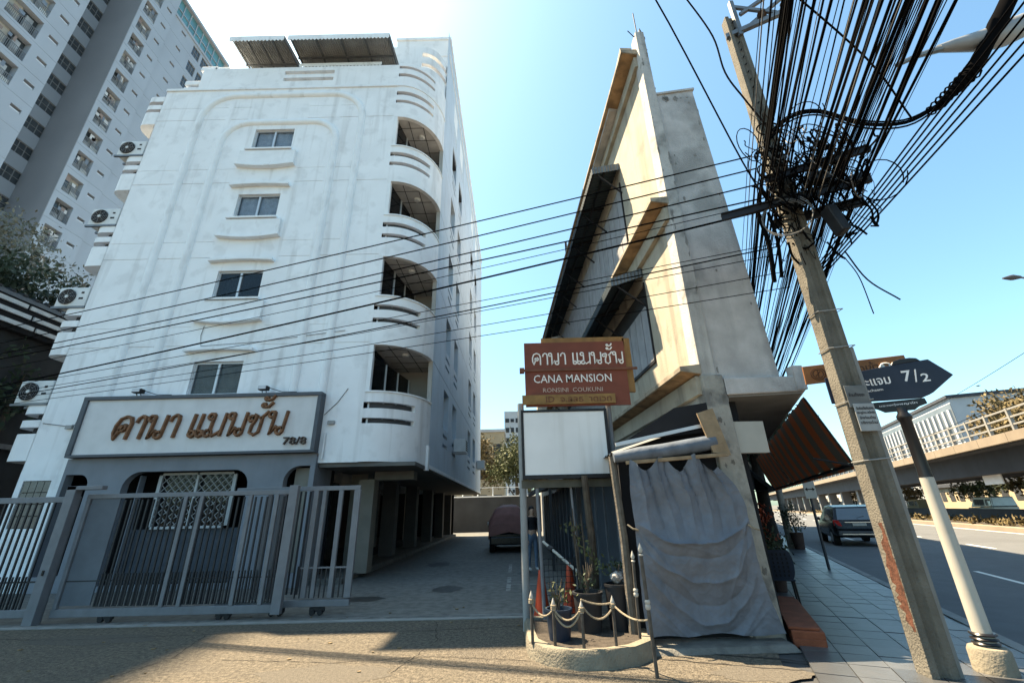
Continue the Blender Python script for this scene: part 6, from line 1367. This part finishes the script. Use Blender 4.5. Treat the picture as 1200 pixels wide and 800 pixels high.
# striped cloth awnings over the pavement
def street_awning(label, s0, s1, n0, z0, n1, z1, mt):
    t = thing('striped_awning', label, 'awning', st(s0,n0,z0), rz_st); d0 = Vector((n1-n0, 0, z1-z0)); L_ = s1-s0
    cl = MB(); cl.grid(10, 40, lambda u, v: ((n1-n0)*u, L_*v, (z1-z0)*u-.06*math.sin(u*3.14)+.012*math.sin(v*60))); cl.build('cloth', mt, t, local=True, smooth=True, fix=False)
    vl = MB(); vl.grid(1, 80, lambda u, v: (n1-n0+.015, L_*v, z1-z0-.09*u)); vl.build('valance', mt, t, local=True, fix=False)
    f_ = MB(); f_.tube([(n1-n0,0,z1-z0-.02),(n1-n0,L_,z1-z0-.02)], .028, 8); f_.tube([(0,0,-.03),(n1-n0,0,z1-z0-.03)], .018, 6); f_.tube([(0,L_,-.03),(n1-n0,L_,z1-z0-.03)], .018, 6); f_.tube([(-.1,0.02,-1.0),(n1-n0,0.02,z1-z0-.04)], .016, 6); f_.build('awning_frame', black_metal, t, local=True)
    return t
street_awning('orange and brown striped cloth awning sloping over the pavement under the concrete slab', 8.45, 20.0, 1.58, 3.28, 1.98, 2.18, MSTRIPE('striped_cloth', (.25,.06,.018), (.085,.068,.048), .46, 1))
street_awning('farther dark striped awning behind the orange striped one', 20.4, 28.0, 1.2, 3.1, 2.05, 2.2, MSTRIPE('dark_striped_cloth', (.07,.045,.03), (.04,.04,.04), .4, 1))
wpole = MB().tube([st(14.9,1.5,3.2), st(15.0,1.75,2.7), st(15.0,1.95,2.2)], .035, 6); tag(wpole.build('awning_pole', whitepaint), 'pale worn pole under the joint of the two striped awnings', 'pole')

# ------------------------------------------------------------------ the dark car parked at the kerb
def suv():
    t = thing('parked_car', 'black hatchback SUV seen from behind, parked at the kerb', 'car', st(26.2,5.22,-.11), rz_st)
    # local: y forward, x right; rear at y=-2.1
    S_ = [(-2.12,.55,.74,.86),(-2.05,.40,.98,.92),(-1.7,.32,1.02,.94),(-.8,.30,1.00,.95),(.8,.30,.98,.95),(1.6,.34,.90,.93),(2.15,.42,.74,.80)]
    b = MB(); ring = []
    for (y, z0, z1, hw) in S_: ring += [(-hw*.9,y,z0),(-hw,y,z0+.15),(-hw,y,z1-.14),(-hw*.94,y,z1),(hw*.94,y,z1),(hw,y,z1-.14),(hw,y,z0+.15),(hw*.9,y,z0)]
    k = 8; b.add(ring, [(i*k+j, i*k+(j+1) % k, (i+1)*k+(j+1) % k, (i+1)*k+j) for i in range(len(S_)-1) for j in range(k)]+[tuple(range(k))[::-1], tuple((len(S_)-1)*k+j for j in range(k))])
    body = b.build('body', car_black, t, local=True, smooth=True, bevel=.03)
    G_ = [(-2.0,.97,.90),(-1.62,1.56,.70),(-.9,1.64,.70),(.2,1.60,.69),(1.05,.97,.86)]
    b = MB(); vs = []
    for (y, z, hw) in G_: vs += [(-hw,y,z),(hw,y,z)]
    lowv = [(-.93,-2.0,.93),(.93,-2.0,.93),(.91,1.05,.93),(-.91,1.05,.93)]
    n0 = len(vs); b.add(vs+lowv, [(2*i,2*i+1,2*i+3,2*i+2) for i in range(4)]+[(0,2,4,6,8,n0+3,n0),(1,n0+1,n0+2,9,7,5,3)])
    b.build('cabin', car_black, t, local=True, smooth=True, bevel=.03)
    MB().hexa([(-.72,-1.985,1.04),(.72,-1.985,1.04),(.72,-1.97,1.03),(-.72,-1.97,1.03),(-.60,-1.68,1.50),(.60,-1.68,1.50),(.60,-1.665,1.49),(-.60,-1.665,1.49)]).build('rear_window', car_glass, t, local=True)
    for sx in (-1,1):
        MB().add([(sx*.905,-1.75,1.02),(sx*.89,-.1,1.02),(sx*.735,-.1,1.52),(sx*.735,-1.45,1.50)], [(0,1,2,3)]).build('side_window', car_glass, t, local=True).location = (sx*.012,0,0)
        MB().hexa([(sx*.62,-2.13,.80),(sx*.90,-2.07,.80),(sx*.90,-1.9,.80),(sx*.62,-2.0,.80),(sx*.70,-2.09,1.02),(sx*.90,-2.03,1.04),(sx*.90,-1.86,1.04),(sx*.70,-1.98,1.02)]).build('tail_light', red_light, t, local=True, bevel=.01)
        MB().box(sx*.93-.01 if sx > 0 else -1.08, 1.08 if sx > 0 else -.93+.01, .55, .72, .98, 1.12).build('wing_mirror', car_black, t, local=True, bevel=.03)
        for y in (-1.3,1.35):
            wh = MB().tube([(sx*.72,y,.34),(sx*.95,y,.34)], .34, 22).build('wheel', rubber, t, local=True, smooth=True); MB().tube([(sx*.93,y,.34),(sx*.956,y,.34)], .21, 14).build('rim', alu, wh, local=True)
    MB().box(-.24, .24, -2.145, -2.10, .80, .91).build('number_plate', whitepaint, t, local=True, bevel=.004)
    MB().box(-.5, .5, -2.12, -2.09, .93, .96).build('chrome_strip', chrome, t, local=True)
    MB().box(-.84, .84, -2.20, -2.05, .42, .60).build('bumper', M('bumper_grey', (.06,.062,.065), .4, .1, 6), t, local=True, bevel=.03); MB().box(-.7, .7, -2.205, -2.195, .46, .50).build('bumper_strip', chrome, t, local=True)
    MB().tube([(0,-2.0,1.10),(.05,-1.93,1.12),(.28,-1.90,1.18)], .01, 5).build('wiper', black_metal, t, local=True)
    MB().tube([(.3,-1.2,1.62),(.33,-1.3,1.75)], .01, 5).build('aerial', black_metal, t, local=True)
suv()

# ------------------------------------------------------------------ the flyover and what stands behind it
fl_ = thing('flyover', 'concrete flyover with white railing and dark girders along the far side of the road', 'bridge', st(40,18,0))
FN = 15.4; rail_white = M('flyover_rail_paint', (.24,.235,.22), .7, .08, 2, streak=.3, scol=(.3,.28,.24))
dk = MB(); dk.add([], []); 
m = MB()
for i in range(70):
    s0 = -20+i*3.2; m.hexa([st(a, b_, z) for z in (4.62, 5.42) for a, b_ in ((s0,FN),(s0+3.17,FN),(s0+3.17,FN+.3),(s0,FN+.3))][:4]+[st(a, b_, 5.42) for a, b_ in ((s0,FN),(s0+3.17,FN),(s0+3.17,FN+.3),(s0,FN+.3))]) if i > 40 else None
fsm = sblock(-1.585,1.585,0,.3,0,.52)
fme = fsm.mesh('parapet_panel', flyover_m)
for i in range(60): put('parapet_panel', fme, fl_, loc=st(-6+i*3.2,FN,4.62)-OFF[fl_.name])
sblock(-30,220,FN+.3,FN+13,4.55,5.1).build('deck', flyover_d, fl_)
sblock(-30,220,FN+1.2,FN+2.2,3.15,4.55).build('girder', flyover_d, fl_); sblock(-30,220,FN+5,FN+6,3.2,4.55).build('girder', flyover_d, fl_)
pm_ = sblock(-.5,.5,0,1.1,0,3.2).mesh('pier', M('pier_concrete', (.16,.165,.17), .9, .1, 1))
for i in range(12): put('pier', pm_, fl_, loc=st(66+i*9,FN+1.6,0)-OFF[fl_.name])
rpost = MB().hexa([st(a, b_, z) for z in (0,1.22) for a, b_ in ((-.09,0),(.09,0),(.09,.16),(-.09,.16))]).mesh('rail_post', rail_white)
for i in range(75): put('rail_post', rpost, fl_, loc=st(2+i*2.4,FN+.06,5.14)-OFF[fl_.name])
for z in (5.42, 5.82, 6.24): sblock(-10,200,FN+.10,FN+.18,z,z+.09).build('rail', rail_white, fl_)
hg = thing('hanging_board', 'blank pale board hanging under the flyover girder at the right edge', 'sign', st(40.5,18,2.6))
sblock(39.9,42.2,17.0,17.06,2.55,3.35).build('panel', blank_board, hg); b = MB(); b.bar(st(40.2,17.03,3.35), st(40.2,17.03,3.5), .05, .05); b.bar(st(41.9,17.03,3.35), st(41.9,17.03,3.5), .05, .05); b.build('hanger', black_metal, hg)
lw2 = thing('barrier_wall', 'low dark concrete barrier wall beneath the flyover', 'wall', st(60,20,0)); sblock(-10,200,19.4,19.7,-.1,.85).build('wall', M('barrier_dark', (.045,.048,.055), .85, .15, 1), lw2); sblock(-10,200,19.36,19.74,.85,.92).build('coping', flyover_d, lw2)
gv = MB(); rg = random.Random(12)
for i in range(160): c_ = st(rg.uniform(14,110), rg.uniform(15.5,18.8), .18); leaf_cloud(gv, [(tuple(c_),(1.2,.9,.22))], 26, .13, rg)
tag(gv.build('median_shrubs', leaf_gold, kind='stuff', fix=False), 'low dry planting along the median under the flyover', 'planting')
def van(label, s_, n_, col, seed):
    t = thing('parked_van', label, 'van', st(s_,n_,-.1), rz_st, 'vehicles standing beyond the flyover')
    MB().hexa([(-.9,-2.4,.35),(.9,-2.4,.35),(.9,2.4,.35),(-.9,2.4,.35),(-.9,-2.4,1.1),(.9,-2.4,1.1),(.9,2.4,1.0),(-.9,2.4,1.0)]).build('body', col, t, local=True, bevel=.06)
    MB().hexa([(-.88,-2.38,1.1),(.88,-2.38,1.1),(.88,1.8,1.05),(-.88,1.8,1.05),(-.78,-2.3,1.95),(.78,-2.3,1.95),(.78,.9,1.95),(-.78,.9,1.95)]).build('cabin', col, t, local=True, bevel=.06)
    for y in (-1.7,-.5,.5): MB().hexa([(-.90,y-.45,1.2),(-.895,y+.45,1.2),(-.88,y+.45,1.2),(-.88,y-.45,1.2),(-.83,y-.45,1.75),(-.83,y+.45,1.75),(-.8,y+.45,1.75),(-.8,y-.45,1.75)]).build('window', car_glass, t, local=True)
    for sx in (-.8,.8):
        for y in (-1.5,1.5): MB().tube([(sx-.1,y,.33),(sx+.1,y,.33)], .33, 16).build('wheel', rubber, t, local=True)
van('white van standing beyond the flyover barrier at the right edge', 46, 23.5, ac_white, 1); van('silver van standing beyond the flyover barrier, behind the white signpost', 60, 24, M('silver_paint', (.4,.41,.42), .3, .1, 3, metal=.5), 2); van('tan van farther along beyond the flyover barrier', 76, 23.5, far_gold, 3)
# buildings and trees across the road
def far_block(label, s0, s1, n0, n1, h_, mt, cols, rows, louvre=False):
    t = thing('far_building', label, 'building', st(s0,n0,0)); sblock(s0,s1,n0,n1,0,h_).build('wall', mt, t); sblock(s0-.4,s1+.4,n0-.4,n1,h_,h_+.5).build('roof', flyover_d, t)
    if louvre:
        lm = sblock(-.35,.35,-.35,0,0,h_*.30).mesh('louvre_fin', far_wall); k = int((s1-s0)/2.2)
        for i in range(k): put('louvre_fin', lm, t, loc=st(s0+1+i*2.2,n0,h_*.6)-OFF[t.name])
        sblock(s0,s1,n0-.06,n0-.01,h_*.6,h_*.95).build('glazing', M('far_glazing', (.12,.14,.16), .4, .2, .3), t)
    else:
        wm_ = sblock(-.8,.8,-.05,0,0,1.5).mesh('window', dark2)
        for i in range(cols):
            for j in range(rows): put('window', wm_, t, loc=st(s0+(i+.5)*(s1-s0)/cols,n0,1.5+j*3.2)-OFF[t.name])
far_block('long pale building with white upright louvres beyond the flyover', 100, 150, 40, 60, 18.5, far_wall, 0, 0, True)
far_block('grey building with a sloping edge behind the golden tree at the right', 62, 88, 46, 60, 16.0, M('grey_far_block', (.30,.32,.35), .9, .06, .4), 8, 4)
far_block('low tan building seen beneath the flyover', 70, 100, 34, 39, 3.6, far_gold, 10, 1)
far_block('pale distant building far down the street under the awning line', 130, 190, 30, 38, 9, far_wall, 12, 2)
tree('tree', 'broad golden-leaved tree rising behind the flyover railing at the right', None, tuple(st(66,33,0)), 7.5, .4, [(tuple(st(66,33,10.2)),(5.5,4,2.4)), (tuple(st(71,33,9.4)),(3.8,3,1.9)), (tuple(st(61.5,33,9.6)),(3.2,3,1.7))], 9500, .24, leaf_gold, bark, 90)
for i, (s_, n_) in enumerate(((58,27),(72,28),(88,27),(104,28),(122,27))):
    tree('tree', ['nearest','second','third','fourth','farthest'][i]+' of the row of trees seen under the flyover', 'trees under the flyover line', tuple(st(s_,n_,0)), 2.2, .2, [(tuple(st(s_,n_,2.9)),(2.6,1.6,1.1))], 900, .2, [leaf_gold, leaf_mid][i % 2], bark, 95+i)
